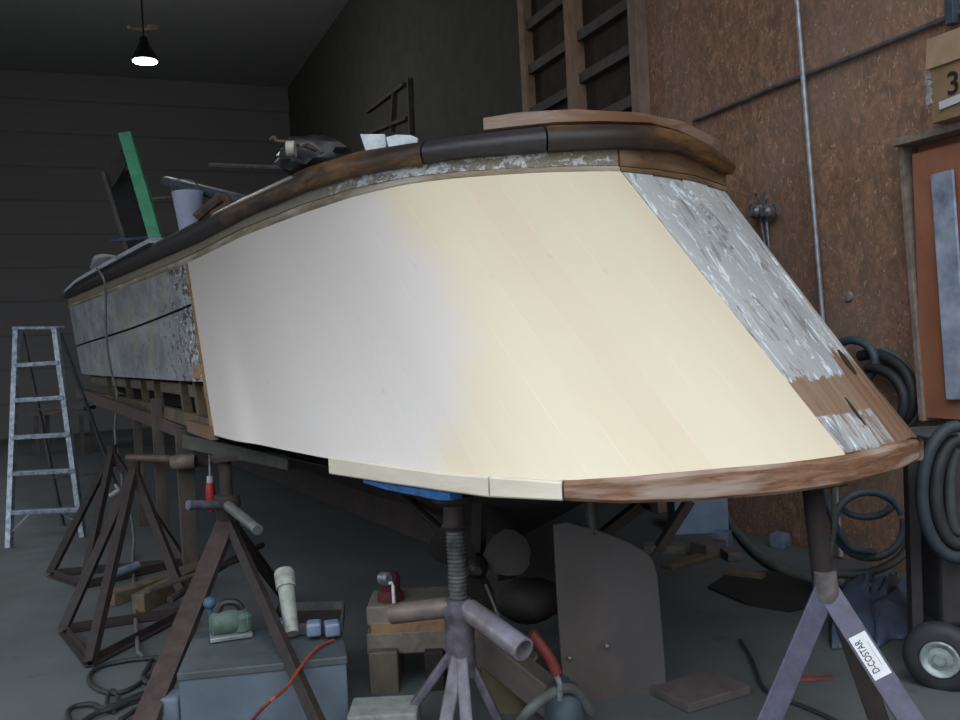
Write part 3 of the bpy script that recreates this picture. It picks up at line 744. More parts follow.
lathe(b, pa, pb, [(0, .045), (.0, .055), (.03, .058), ((pb - pa).length, .045)], 18); tag(obj('pipe_length', b, plain('grey_blue_pipe', (80, 92, 100), (60, 70, 76), 10, .6), None, smooth=True), 'thick grey pipe length with round end sticking out over the deck', 'pipe')
b = new(); tube(b, [at(210, 165.5, 8), at(270, 167.5, 7.2), at(306, 169, 6.5)], .02, 8); tag(obj('thin_rod', b, plain('grey_rod', (92, 88, 86)), None, smooth=True), 'thin grey rod lying level above the deck', 'rod')
b = new(); tube(b, [at(153, 199, 8.9), at(180, 197, 8.3)], .012, 8); tag(obj('thin_dowel', b, plain('tan_rod', (104, 92, 80)), None, smooth=True), 'short tan dowel poking left from the white bucket', 'dowel')
bu = thing('white_bucket', 'white plastic bucket showing over the rail beside the grey pipe', 'bucket', at(188, 214, 8.0))
b = new(); c_ = at(189, 214, 8.0); zb_ = c_.z - .04 - 2.60; c0_ = c_ - UP * (.04 + zb_); lathe(b, c0_, c0_ + UP, [(0, .06), (.0, .075), (zb_ + .21, .135), (zb_ + .225, .14), (zb_ + .235, .135), (zb_ + .235, .12), (.05, .06)], 20); obj('bucket_body', b, plain('bluish_white_plastic', (168, 178, 200), (150, 158, 178), 6, .5), bu, smooth=True)
b = new(); tube(b, [c_ + UP * .19 + r0 * .14, c_ + UP * .27 - f0 * .1 + r0 * .08, c_ + UP * .28 - f0 * .1 - r0 * .08, c_ + UP * .19 - r0 * .14], .005, 6, 5); obj('bucket_handle', b, m_steel, bu)
b = new(); tube(b, [at(x, y, 7.2) for x, y in ((196, 218), (205, 210), (222, 198), (228, 205), (212, 216))], .04, 8, 4); tag(obj('rolled_rag', b, plain('brown_rag', (92, 76, 60), (60, 52, 44), 14, .9), None, smooth=True), 'crumpled brown rag rolled up beside the white bucket', 'rag')
# clutter above the port rail amidships
def lump(name, c_, r, scl, m, label=None, cat=None, parent=None, seed=0, amp=.35):
    bm = new(); bmesh.ops.create_icosphere(bm, subdivisions=3, radius=1)
    for v in bm.verts:
        n_ = noise.noise(v.co * 1.7 + V((seed, 0, 0))) * amp + noise.noise(v.co * 4 + V((0, seed, 0))) * amp * .4
        v.co = v.co * (1 + n_); v.co = V((v.co.x * scl[0], v.co.y * scl[1], v.co.z * scl[2])) * r
        v.co = V(c_) + r0 * v.co.x + f0 * v.co.y + UP * v.co.z
    o = obj(name, bm, m, parent, smooth=True)
    if label: tag(o, label, cat)
    return o
m_blackpl = plain('black_plastic', (48, 48, 50), (34, 34, 36), 8, .45)
lump('dark_tarpaulin', at(312, 157, 5.75), .2, (1.3, .8, .62), m_blackpl, 'rumpled dark tarpaulin bundle behind the rail amidships', 'tarpaulin', seed=3)
b = new(); c_ = at(292, 149, 5.5); lathe(b, c_ - r0 * .03, c_ + r0 * .03, [(0, .02), (0, .05), (.05, .05), (.05, .02)], 18); tag(obj('tape_roll', b, plain('white_tape', (190, 186, 170), None, 10, .5), None, smooth=True), 'small roll of white tape standing by the dark tarpaulin', 'tape')
b = new(); tube(b, [at(x, y, 5.6) for x, y in ((270, 140), (274, 137), (277, 141), (290, 142), (307, 146), (316, 150))], .01, 8, 3); tag(obj('bent_tool_handle', b, plain('rusty_rod', (104, 84, 64)), None, smooth=True), 'thin bent rusty tool lying over the tape roll', 'tool')
b = new(); tube(b, [at(x, y, 5.5) for x, y in ((300, 146), (309, 143), (318, 149), (322, 153))], .012, 8, 3); tag(obj('cable_loop', b, plain('grey_cable', (100, 98, 92)), None, smooth=True), 'short loop of grey cable on top of the dark tarpaulin', 'cable')
m_wht = plain('chipped_white_paint', (206, 214, 216), (170, 182, 188), 14, .6)
slab('white_block', [(360, 134), (385, 134), (386, 148), (379, 151), (366, 152)], 4.84, .12, m_wht, 'chipped white painted wood block on the rail, left of the two', 'block')
slab('white_batten', [(386, 137), (396, 134.5), (410, 135), (418, 138), (417, 146), (389, 149)], 4.75, .07, m_wht, 'white painted batten on the rail beside the chipped block', 'batten')
lump('paper_heap', rail_top(k_of_px(92, 1), -.2, .19), .2, (1.0, .8, .6), plain('crumpled_pale_paper', (150, 146, 152), (120, 118, 124), 8, .8), 'crumpled pale paper heap on deck near the far bow', 'paper', seed=9)
b = new(); p = rail_top(k_of_px(714, 1, KP, KQ), -.02, .022); lathe(b, p - UP * .03, p + UP * .02, [(0, .012), (.02, .018), (.045, .012)], 10); tag(obj('white_plug', b, plain('white_plastic', (220, 220, 216)), None, smooth=True), 'tiny white plug standing on the rail at stern right', 'plug')
# rags/ridge behind port rail
b = new(); pts = [rail_top(k_of_px(x, 1), -.16, .055) for x in (208, 230, 255, 280)]; tube(b, pts, .035, 8, 4)
tag(obj('brown_cable', b, plain('brown_rope', (88, 70, 52), (54, 46, 38), 18, .8), None, smooth=True), 'brown rope lying along the inside of the port rail', 'rope')

# ------------------------------------------------------------------ floor things, left
m_alu = plain('worn_aluminium', (158, 168, 178), (96, 104, 114), 22, .4, .5)
fl_, fr_ = on_z(9, 548, 0), on_z(83, 537, 0); lad = thing('step_ladder', 'aluminium step ladder standing open at the left in front of the dark back wall', 'ladder', (fl_ + fr_) / 2)
tL, tR = at(17, 328, 8.35), at(55, 328, 8.35); zt_ = (tL.z + tR.z) / 2
for nm, p, q_ in (('rail', fl_, tL), ('rail', fr_, tR)):
    b = new(); angle_iron(b, p, q_, .045, .008, f0, .06); obj(nm, b, m_alu, lad)
def lrp(a, b, t): return a.lerp(b, t)
for py in (364, 399, 436, 472, 511):
    def onrail(a, b, py):
        lo, hi = 0, 1
        for _ in range(30):
            m = (lo + hi) / 2
            if proj(lrp(a, b, m))[1] > py: lo = m
            else: hi = m
        return lrp(a, b, lo)
    p, q_ = onrail(fl_, tL, py + 1.5), onrail(fr_, tR, py - 1.5)
    b = new(); beam(b, p, q_, .09, .04); obj('step', b, m_alu, lad, .004)
b = new(); beam(b, tL - r0 * .03 + f0 * .05, tR + r0 * .03 + f0 * .05, .17, .03); obj('top_cap', b, m_alu, lad, .006)
sp5 = on_z(12, 511, .26)
for p, q_, px0, px1 in ((fl_, tL, 12, 30), (fr_, tR, 78, 62)):
    a_ = lrp(p, q_, .06); s_ = at(px1, 513, dep(p) + .05)
    b = new(); beam(b, a_, s_, .02, .012); obj('brace', b, m_alu, lad)
bk = f0 * .95
m_aludk = plain('dull_aluminium', (84, 88, 92), (60, 62, 66), 22, .5, .4)
for p, q_ in ((fl_, tL), (fr_, tR)):
    foot = V((p.x, p.y, 0)) + bk + (r0 * .04); b = new(); beam(b, foot, q_ + f0 * .1 - UP * .05, .025, .025); obj('rear_leg', b, m_aludk, lad)
for t in (.25, .6):
    b = new(); beam(b, lrp(fl_ + bk, tL, t), lrp(fr_ + bk, tR, t), .02, .02); obj('rear_brace', b, m_aludk, lad)
# bench behind
bn = thing('low_bench', 'low dark wooden bench behind the step ladder under the far hull', 'bench', on_z(62, 452, 0))
m_bench = woodgrain('dark_bench_wood', (84, 76, 70), (60, 54, 50), None, (1, 1, 1), 4)
dB = dep(on_z(62, 452, 0)) - .3; 
b = new(); beam(b, at(38, 414, dB), at(90, 408, dB), .5, .06); obj('bench_top', b, m_bench, bn)
for px in (41, 86):
    for o in (-.2, .2):
        b = new(); t_ = at(px, 414, dB) + f0 * o; beam(b, t_, V((t_.x, t_.y, 0)), .07, .07); obj('leg', b, m_bench, bn)

# steel stands
m_rust = plain('rusty_dark_steel', (56, 47, 44), (40, 35, 33), 14, .7, .2)
m_rustl = plain('rusty_steel_lighter', (82, 68, 64), (60, 51, 49), 14, .55, .2)
def stand(label, apex, feet, base_idx, w=.05, m=m_rust, screw=True, top=None):
    s = thing('boat_stand', label, 'stand', V((sum(f.x for f in feet) / len(feet), sum(f.y for f in feet) / len(feet), 0)), 'steel boat stands')
    for i, f in enumerate(feet):
        b = new(); angle_iron(b, f + UP * .02, apex, w, .008, f0); obj('leg', b, m, s)
    for i, j in base_idx:
        b = new(); angle_iron(b, feet[i] + UP * .03, feet[j] + UP * .03, w * .9, .008); obj('base_rail', b, m, s)
    b = new(); lathe(b, apex - UP * .12, apex + UP * .06, [(0, .035), (.16, .04), (.18, .045)], 14); obj('collar', b, m, s, smooth=True)
    if screw:
        tp = top or apex.z + .3
        b = new(); tube(b, [apex, V((apex.x, apex.y, tp))], .022, 10); obj('screw', b, m, s, smooth=True)
        b = new(); box(b, V((apex.x, apex.y, tp + .01)), (.16, .16, .02)); obj('top_plate', b, m, s)
    return s
sA = stand('rusty steel tripod boat stand farthest back, nearest the step ladder', at(112, 452, 7.6), [on_z(50, 577, 0), on_z(84, 589, 0), on_z(185, 565, 0)], ((0, 1), (0, 2), (1, 2)), screw=False)
sB = stand('rusty steel tripod boat stand in the middle of the left row, cables at its foot', at(134, 470, 5.95), [on_z(63, 634, 0), on_z(90, 668, 0), on_z(190, 615, 0)], ((0, 1), (0, 2), (1, 2)), screw=False)
apC = at(228, 520, 4.95)
sC = thing('boat_stand', 'tall rusty steel boat stand nearest at left, with two-armed screw nut', 'stand', V((apC.x, apC.y, 0)), 'steel boat stands')
for f, w, m, hh in ((on_z(132, 762, 0), .10, m_rustl, .05), (on_z(372, 850, 0), .05, m_rust, .035), (on_z(285, 600, 0), .06, m_rust, .04)):
    b = new(); angle_iron(b, f + UP * .02, apC, w, .008, f0, hh); obj('leg', b, m, sC)
b = new(); beam(b, at(150, 590, 4.6), at(245, 558, 4.9), .05, .012); obj('cross_brace', b, m_rust, sC)
b = new(); tube(b, [at(170, 600, 4.6), at(232, 560, 5.2), at(262, 545, 5.6)], .02, 8); obj('tie_bar', b, m_rust, sC)
b = new(); lathe(b, apC - UP * .1, apC + UP * .14, [(0, .06), (.16, .06), (.18, .075), (.24, .07)], 16); obj('collar', b, m_rust, sC, smooth=True)
b = new(); tube(b, [apC + UP * .1, V((apC.x, apC.y, 1.02))], .035, 12); obj('screw', b, m_rust, sC, smooth=True)
b = new(); box(b, V((apC.x, apC.y, 1.03)), (.14, .14, .025)); obj('top_plate', b, m_rust, sC)
m_pipeh = plain('bluish_pipe_handle', (96, 100, 112), (70, 72, 80), 10, .5, .3)
b = new(); tube(b, [apC + UP * .08, at(188, 505, 4.75)], .025, 12); obj('nut_arm', b, m_pipeh, sC, smooth=True)
b = new(); tube(b, [at(228, 506, 4.85), at(258, 530, 4.55)], .028, 12); obj('nut_arm', b, plain('grey_green_pipe', (108, 114, 108), (84, 88, 84), 10, .5, .3), sC, smooth=True)

# staging under the open port side
m_post = woodgrain('rough_prop_timber', (80, 72, 64), (58, 51, 46), None, (1, 1, .5), 5)
def prop(px, y0, y1, d, w, label):
    p, q_ = at(px, y0, d), at(px + 1, y1, d); b = new(); beam(b, V((q_.x, q_.y, 0)), V((q_.x, q_.y, p.z)), w, w, V((0, 1, 0)))
    return tag(obj('prop_post', b, m_post, None, .004), label, 'post', 'timber props under the port side')
prop(161, 398, 500, 7.7, .09, 'timber prop post under the hull between two steel stands, left of pair')
prop(188, 428, 530, 6.9, .12, 'stout timber prop post beside the red-handled clamp')
prop(139, 405, 470, 8.6, .08, 'thin far timber prop post behind the hanging cord')
b = new(); tube(b, [at(128, 458, 7.6), at(168, 459, 7.4), at(209, 463, 6.8)], .035, 10); tag(obj('staging_pipe', b, plain('rusty_pipe', (104, 90, 82), (74, 64, 58), 12, .6, .2), None, smooth=True), 'rusty horizontal pipe lashed across the timber props', 'pipe')
b = new(); pa = at(184, 462, 6.75); lathe(b, pa - r0 * .09, pa + r0 * .09, [(0, .05), (.03, .058), (.15, .058), (.18, .05)], 14); tag(obj('pipe_coupling', b, plain('pale_rust', (122, 110, 100), (84, 74, 66), 14, .6), None, smooth=True), 'fat pale coupling on the staging pipe beside the red clamp', 'coupling')
b = new(); beam(b, at(78, 392, 10.5), at(190, 434, 7.0), .05, .11); tag(obj('sloping_timber', b, woodgrain('reddish_timber', (82, 64, 56), (62, 50, 46), None, (1, 1, 1), 4), None, .005), 'long reddish timber running below the open port side', 'timber')
cl = thing('bar_clamp', 'red-handled bar clamp hanging upright beside the left timber props', 'clamp', at(211, 512, 6.2))
b = new(); tube(b, [at(209.5, 432, 6.2), at(210, 478, 6.2)], .009, 8); obj('screw_shaft', b, m_steel, cl)
b = new(); tube(b, [at(210, 476, 6.2), at(210, 483, 6.2)], .022, 12); obj('ferrule', b, plain('white_ferrule', (206, 206, 202)), cl, smooth=True)
b = new(); lathe(b, at(210, 482, 6.2), at(211.5, 512, 6.2), [(0, .018), (.02, .03), (.1, .034), (.18, .032), (.205, .02)], 14); obj('handle', b, plain('red_handle', (168, 34, 44), (140, 28, 36), 8, .5), cl, smooth=True)
# hanging cord
P = [rail_top(k_of_px(107, 1), .10, .02)] + [at(x, y, d) for x, y, d in ((105, 285, 9.9), (106, 330, 9.7), (110, 365, 9.4), (117, 395, 9.1), (115, 425, 8.8), (116, 445, 8.6), (121, 465, 8.4), (123, 490, 8.2), (131, 515, 7.9), (134, 540, 7.5), (133, 560, 7.1))] + [on_z(137, 640, .02), on_z(141, 655, .02)]
b = new(); tube(b, P, .012, 8, 5); tag(obj('hanging_cord', b, plain('pale_grey_cord', (104, 104, 98), (84, 84, 80), 14, .7), None, smooth=True), 'pale electric cord hanging from the rail down to the floor at left', 'cord')
b = new()
tube(b, [at(110, 496, 7.9), at(119, 490, 7.9)], .02, 8); tube(b, [at(115, 484, 7.9), at(119, 490, 7.9), at(120, 496, 7.9)], .014, 8)
tag(obj('plug_adaptor', b, plain('whitish_plastic', (170, 168, 158)), None, smooth=True), 'whitish plug adaptor tangled with the hanging cord', 'plug')
# timbers on floor
m_lum = woodgrain('old_floor_timber', (104, 92, 72), (72, 62, 50), None, (1, 1, 1), 5)
for i, (p, q_, w, h, lb) in enumerate((((108, 600), (190, 572), .12, .08, 'flat brown timber lying farthest left under the stands'), ((138, 604), (195, 575), .09, .12, 'thick timber offcut with sawn end behind the nearest left stand'), ((150, 585), (215, 560), .14, .05, 'grey plank offcut behind the thick timber offcut'))):
    b = new(); beam(b, on_z(*p, h / 2), on_z(*q_, h / 2), w, h); tag(obj('timber_offcut', b, m_lum, None, .006), lb, 'timber', 'timber offcuts on the floor')
b = new(); tube(b, [on_z(112, 575, .1), on_z(138, 565, .12)], .03, 10); tag(obj('blue_grey_tube', b, plain('blue_grey_tube', (110, 124, 140), (80, 90, 104), 10, .5), None, smooth=True), 'short blue-grey tube lying on the timber between left stands', 'tube')
# cables on the floor
m_cab = plain('black_cable', (44, 46, 44), (32, 34, 32), 12, .6)
for i, (pts, r, lb) in enumerate((
    (((168, 656), (150, 658), (130, 660), (105, 665), (91, 673), (90, 682), (100, 690), (116, 693), (132, 688), (150, 676), (165, 668)), .012, 'black cable looping wide from the stand foot at left'),
    (((70, 722), (68, 712), (76, 706), (92, 704), (104, 708), (125, 700), (145, 692), (165, 685)), .012, 'black cable with round loop at the bottom left edge'),
    (((80, 724), (95, 714), (112, 708), (132, 700), (150, 695), (170, 693)), .014, 'nearly straight black cable below the looped one'),
    (((108, 712), (107, 700), (112, 690), (118, 698), (114, 712)), .01, 'small upright loop in the cable tangle'),
    (((145, 672), (152, 660), (160, 662), (158, 674), (148, 682), (143, 676), (150, 665)), .012, 'tight black cable coil close to the big stand leg'),
    (((120, 720), (140, 708), (160, 705), (172, 716)), .012, 'short black cable in the corner beside the big stand leg'))):
    b = new(); tube(b, [on_z(x, y, .015 + .006 * (i % 3)) for x, y in pts], r, 8, 6); tag(obj('floor_cable', b, m_cab, None, smooth=True), lb, 'cable', 'cables on the floor')

# ------------------------------------------------------------------ grey box and its load
m_gbox = plain('blue_grey_painted_steel', (86, 98, 108), (76, 86, 94), 5, .55, .0, bstr=.05)
zb = .30
A, Bq, Cq, Dq = on_z(178, 673, zb), on_z(346, 656, zb), on_z(338, 610, zb), on_z(200, 622, zb)
gb = thing('steel_chest', 'low blue-grey steel chest on the floor below the hull at left', 'chest', (A + Cq) / 2 - UP * zb)
b = new(); lo_ = [V((p.x, p.y, .0)) for p in (A, Bq, Cq, Dq)]; hi_ = [V((p.x, p.y, zb - .03)) for p in (A, Bq, Cq, Dq)]; rect_faces(b, [lo_, hi_]); obj('chest_body', b, m_gbox, gb, .006)
b = new(); cn = (A + Bq + Cq + Dq) / 4; E = [cn + (p - cn) * 1.015 for p in (A, Bq, Cq, Dq)]
rect_faces(b, [[V((p.x, p.y, zb - .035)) for p in E], [V((p.x, p.y, zb)) for p in E]]); obj('lid', b, plain('blue_grey_lid', (72, 80, 84), (62, 68, 70), 6, .6), gb, .006)
def onbox(px, py, z=0): return on_z(px, py, zb + z)
# green tool
gt = thing('green_power_tool', 'green power tool with black grips lying on the steel chest', 'power tool', onbox(228, 640))
m_gt = plain('dull_green_casting', (84, 104, 92), (60, 74, 66), 12, .6)
c0 = onbox(210, 640); c1 = onbox(252, 634)
b = new(); beam(b, c0 + UP * .015 , c1 + UP * .015, .14, .02); obj('sole_plate', b, plain('pale_sole', (140, 148, 146), (100, 108, 106), 10, .4, .3), gt, .004)
b = new(); lathe(b, c0 + UP * .07 , c1 + UP * .07, [(0, .03), (.02, .055), (.12, .055), (.14, .04), (.17, .045)], 18); obj('motor_body', b, m_gt, gt, smooth=True)
b = new(); lathe(b, lrp(c0, c1, .75) + UP * .03, lrp(c0, c1, .75) + UP * .2, [(0, .05), (.06, .05), (.08, .03), (.09, .03)], 16); obj('gear_housing', b, m_gt, gt, smooth=True)
b = new(); tube(b, [lrp(c0, c1, .2) + UP * .12, lrp(c0, c1, .35) + UP * .16, lrp(c0, c1, .65) + UP * .155, lrp(c0, c1, .8) + UP * .12], .017, 8, 5); obj('grip', b, m_blk, gt, smooth=True)
b = new(); c_ = onbox(211, 628); bmesh.ops.create_uvsphere(b, u_segments=14, v_segments=10, radius=.03, matrix=Matrix.Translation(c_ + UP * .12)); tube(b, [c_, c_ + UP * .1], .012, 8)
tag(obj('ball_ended_rod', b, plain('blue_knob_plastic', (60, 92, 114)), None, smooth=True), 'small blue ball-ended rod standing beside the green power tool', 'rod')
# tray + pipe
tr = thing('metal_tray', 'shallow metal tray with blue-white packets at the back of the steel chest', 'tray', onbox(307, 632))
ta, tb, tc_, td = onbox(270, 637), onbox(342, 634), onbox(344, 612), onbox(278, 614)
b = new(); rect_faces(b, [[p + UP * .002 for p in (ta, tb, tc_, td)], [p + UP * .015 for p in (ta, tb, tc_, td)]]); obj('tray_base', b, m_dark, tr)
for p, q_ in ((ta, tb), (tb, tc_), (tc_, td), (td, ta)):
    b = new(); beam(b, p + UP * .03, q_ + UP * .03, .012, .05); obj('tray_rim', b, plain('dark_tray_rim', (84, 84, 84)), tr)
m_pk = plain('blue_white_packet', (120, 134, 154), (84, 98, 120), 10, .5)
for i, (x, y, lb) in enumerate(((282, 626, 'blue-white packet at the left end of the metal tray'), (314, 628, 'blue-white packet in the middle of the metal tray'), (332, 628, 'blue-white packet at the right end of the metal tray'))):
    b = new(); box(b, onbox(x, y, .05), (.08 if i == 0 else .065, .08, .06), rz(-20 + 6 * i)); tag(obj('packet', b, m_pk, None, .01), lb, 'packet', 'packets in the tray')
b = new(); p, q_ = onbox(292, 634, .03), at(284, 571, dep(onbox(292, 634)) + .1); ln_ = (q_ - p).length
lathe(b, p, q_, [(0, .032), (ln_ - .09, .038), (ln_ - .09, .046), (ln_ - .012, .048), (ln_, .043), (ln_, .03)], 20)
tag(obj('white_plastic_pipe', b, plain('speckled_white_pipe', (150, 154, 144), (116, 120, 112), 22, .5), None, smooth=True), 'stained white plastic pipe standing tilted in the metal tray', 'pipe')
b = new(); tube(b, [onbox(250, 722, -.28), on_z(268, 703, .3), onbox(286, 688, .012), onbox(300, 668, .012), onbox(311, 654, .012), onbox(322, 645, .012), onbox(334, 640, .012)], .007, 8, 6)
tag(obj('orange_cord', b, plain('orange_rubber', (150, 66, 44), (116, 50, 36), 9, .6), None, smooth=True), 'orange extension cord draped over the steel chest', 'cord')
b = new(); box(b, on_z(174, 712, .08), (.08, .12, .16), rz(-20)); tag(obj('blue_paper_bag', b, plain('bluish_paper', (106, 118, 132), (90, 100, 112), 6, .8), None, .012), 'bluish paper bag between the big stand leg and the steel chest', 'bag')

# ------------------------------------------------------------------ centre screw stand
m_pur = plain('purple_grey_paint', (104, 100, 112), (76, 70, 74), 16, .5, .15)
apx, apy, dD = 459, 612, 3.62
cD = at(apx, 612, dD); base = V((cD.x, cD.y, 0))
sD = thing('screw_jack_stand', 'heavy screw jack stand with threaded shaft holding the stern, centre foreground', 'jack stand', base)
ztop = at(460, 517, dD).z
bm = new(); rings = []; n = 24 * 18
rings = []; segs = 20; z0_ = at(459, 606, dD).z; z1_ = ztop - .05
N_ = 19
prof = []
for i in range(N_ * 4 + 1):
    ph = i % 4; t_ = (z1_ - z0_) * i / (N_ * 4); prof.append((t_, (.033, .038, .038, .033)[ph]))
lathe(bm, V((cD.x, cD.y, z0_)), V((cD.x, cD.y, z1_)), prof, 20); obj('threaded_shaft', bm, plain('greased_thread', (108, 110, 108), (66, 66, 64), 20, .4, .4), sD)
b = new(); lathe(b, V((cD.x, cD.y, z1_)), V((cD.x, cD.y, ztop + .07)), [(0, .04), (.02, .055), (.03, .045), (.10, .042), (.12, .085), (.14, .085)], 20); obj('head', b, m_rust, sD, smooth=True)
b = new(); lathe(b, V((cD.x, cD.y, z0_ - .28)), V((cD.x, cD.y, z0_ + .03)), [(0, .058), (.2, .06), (.24, .06), (.25, .068), (.28, .068), (.29, .05), (.31, .05)], 22); obj('tube_body', b, m_pur, sD, smooth=True)
m_arm = plain('worn_lilac_grey_pipe', (138, 136, 152), (104, 94, 86), 7, .4, .25)
def hollow(bm, p, q_, r, ri):
    ln_ = (q_ - p).length; lathe(bm, p, q_, [(0, r * .6), (.04, r), (ln_, r), (ln_, ri), (ln_ - .06, ri * .98), (ln_ - .06, .001)], 20)
b = new(); hollow(b, V((cD.x, cD.y, z0_ + .0)) - r0 * .02, at(392, 614, 3.72), .042, .034); obj('nut_handle', b, plain('brown_grey_pipe', (112, 100, 92), (88, 78, 72), 8, .5, .2), sD, smooth=True)
b = new(); hollow(b, V((cD.x, cD.y, z0_ + .0)) + r0 * .02, at(524, 650, 3.35), .046, .038); obj('nut_handle', b, m_arm, sD, smooth=True)
top_l = V((cD.x, cD.y, z0_ - .12))
for px, w in ((392, .035), (438, .055), (470, .05), (505, .035)):
    f = on_z(px, 735 if px in (392, 505) else 765, 0); b = new(); s0 = top_l + (f - top_l).normalized() * .06; s0 -= UP * .02
    beam(b, f, s0, w, .05, f0); obj('leg', b, m_pur, sD, .008)
for px, py in ((480, 700), ): pass

# timber blocks behind jack
m_blkw = woodgrain('grey_sawn_block', (114, 108, 98), (86, 80, 72), None, (1, 1, 1), 7)
m_blko = woodgrain('orange_sawn_block', (140, 108, 74), (108, 84, 62), None, (1, 1, 1), 7)
def blockbox(name, x0, y0, x1, y1, d, dz, m, label, dd=.3, group='timber blocks behind the jack'):
    p, q_ = at(x0, y0, d), at(x1, y1, d); w = abs((q_ - p).dot(r0)); h = abs(p.z - q_.z); c_ = (p + q_) / 2 + f0 * dd / 2
    b = new(); box(b, c_, (w, dd, h), Matrix.Rotation(-YAW, 3, 'Z')); return tag(obj(name, b, m, None, .008), label, 'block', group)
blockbox('timber_block', 366, 607, 450, 622, 4.2, 0, m_blkw, 'grey sawn timber block topmost of the pile left of the jack')
blockbox('timber_block', 370, 622.5, 446, 633, 4.2, 0, m_blko, 'orange-toned timber layer under the topmost grey block')
blockbox('timber_block', 366, 633.5, 448, 652, 4.2, 0, m_blkw, 'grey-brown timber under the orange-toned layer')
blockbox('timber_block', 368, 652.5, 402, 745, 4.15, 0, woodgrain('brown_post_block', (98, 88, 76), (74, 66, 58), None, (1, 1, .5), 6), 'upright brown timber block carrying the left of the pile')
blockbox('timber_block', 424, 652.5, 448, 745, 4.15, 0, m_dark, 'upright dark timber block carrying the right of the pile')
b = new(); box(b, on_z(385, 722, .07), (.28, .2, .14), rz(-23)); tag(obj('cement_block', b, plain('pale_greenish_concrete', (126, 132, 124), (104, 110, 104), 20, .9), None, .01), 'pale concrete block at the bottom edge left of the jack', 'block')
# red lamp thing
rl = thing('work_torch', 'dark red work torch with white hook standing on the timber pile', 'torch', at(393, 604, 4.3))
c_ = at(391, 605, 4.3)
b = new(); lathe(b, c_ , c_ + UP, [(0, .06), (.02, .065), (.06, .062), (.075, .045), (.10, .05), (.14, .048), (.16, .03)], 18); obj('torch_body', b, plain('dark_red_plastic', (84, 36, 42), (56, 30, 34), 10, .5), rl, smooth=True)
b = new(); tube(b, [at(385, 583, 4.22), at(392, 583, 4.22), at(393, 586, 4.22), at(394, 603, 4.22)], .008, 8); obj('hook', b, plain('white_hook', (210, 212, 210)), rl, smooth=True)
b = new(); lathe(b, at(382, 578, 4.25), at(392, 580, 4.2), [(0, .03), (.04, .032), (.05, .02)], 14); obj('cap', b, m_steel, rl, smooth=True)
# stuff right of jack
b = new(); beam(b, at(478, 640, 3.9), at(560, 706, 3.7), .10, .13); tag(obj('leaning_timber', b, woodgrain('dim_grey_timber', (88, 80, 74), (66, 60, 56), None, (1, 1, 1), 4), None, .008), 'grey timber lying slanted to the right behind the jack handle', 'timber')
blockbox('brown_crate', 474, 640, 512, 668, 4.1, 0, m_blko, 'brown wooden crate end directly behind the jack tube', .2, None)
bk_ = thing('yellow_bucket', 'dirty yellowish bucket at the bottom edge right of the jack', 'bucket', on_z(512, 735, 0))
c_ = at(512, 735, 3.95); c_.z = 0
b = new(); lathe(b, c_, c_ + UP, [(0, .10), (.02, .105), (.20, .125), (.212, .13), (.215, .12), (.05, .09)], 22); obj('bucket_body', b, plain('dirty_yellow', (116, 110, 84), (92, 86, 66), 8, .6), bk_, smooth=True)
b = new(); tube(b, [c_ + UP * .205 - r0 * .13, c_ + UP * .17 - f0 * .14 , c_ + UP * .205 + r0 * .13], .004, 6, 6); obj('handle', b, m_rust, bk_)
pl_ = thing('bolt_cutter', 'red-handled cutting tool leaning beside the rudder', 'cutter', at(560, 690, 3.7))
b = new(); tube(b, [at(531, 633, 3.5), at(541, 646, 3.5), at(551, 660, 3.5), at(557, 674, 3.5)], .022, 10, 4, radii=None); obj('handle', b, plain('red_grip', (112, 46, 40), (86, 36, 34), 8, .5), pl_, smooth=True)
b = new(); tube(b, [at(555, 672, 3.5), at(560, 684, 3.5), at(560, 700, 3.5)], .012, 8); obj('jaw', b, m_steel, pl_, smooth=True)
b = new(); tube(b, [on_z(512, 735, .03), at(528, 712, 3.45), at(548, 696, 3.5), at(566, 688, 3.55), at(578, 694, 3.6), at(590, 712, 3.65)], .022, 10, 5); tag(obj('grey_hose', b, plain('grey_green_hose', (84, 90, 84), (66, 70, 66), 10, .6), None, smooth=True), 'grey hose curling in front of the foot of the rudder', 'hose')
b = new(); c_ = at(566, 745, 3.65); c_.z = 0; lathe(b, c_, c_ + UP, [(0, .08), (.16, .08), (.19, .06), (.2, .03), (.22, .03)], 18); tag(obj('blue_canister', b, plain('dull_blue_tin', (70, 84, 92), (54, 64, 72), 10, .5, .2), None, smooth=True), 'dull blue canister at the foot of the rudder', 'canister')
b = new(); tube(b, [at(486, 585, 4.2), at(499, 617, 3.9)], .006, 6); tag(obj('thin_wire', b, m_steel, None), 'thin bright wire slanting down behind the jack thread', 'wire')
lump('machine_casting', at(530, 600, 4.6), .16, (1.1, .8, .7), plain('brown_cast_iron', (52, 48, 44), (40, 37, 34), 8, .7), 'brown rounded iron casting in the gloom between jack and rudder', 'casting', seed=5, amp=.15)

# ------------------------------------------------------------------ right side
apE = at(826, 588, 3.35)
m_pl = plain('violet_grey_paint', (80, 80, 98), (64, 62, 76), 18, .5, .15)
sE = thing('boat_stand', 'violet-grey steel boat stand at right with white sticker on its leg', 'stand', V((apE.x, apE.y, 0)), 'steel boat stands')
fE1, fE2, fE3 = on_z(733, 806, 0), on_z(962, 800, 0), on_z(886, 745, 0)
b = new(); beam(b, fE1, apE, .085, .012, f0); obj('leg', b, m_pl, sE, .003)
b = new(); beam(b, fE2, apE, .085, .012, f0); lg = obj('leg', b, m_pl, sE, .003)
b = new(); angle_iron(b, fE3, at(838, 608, 3.42), .075, .01, f0, .05); obj('leg', b, m_rust, sE)
b = new(); lathe(b, apE - UP * .06, apE + UP * .06, [(0, .03), (.04, .045), (.12, .04)], 14); obj('collar', b, plain('scuffed_collar', (110, 104, 100)), sE, smooth=True)
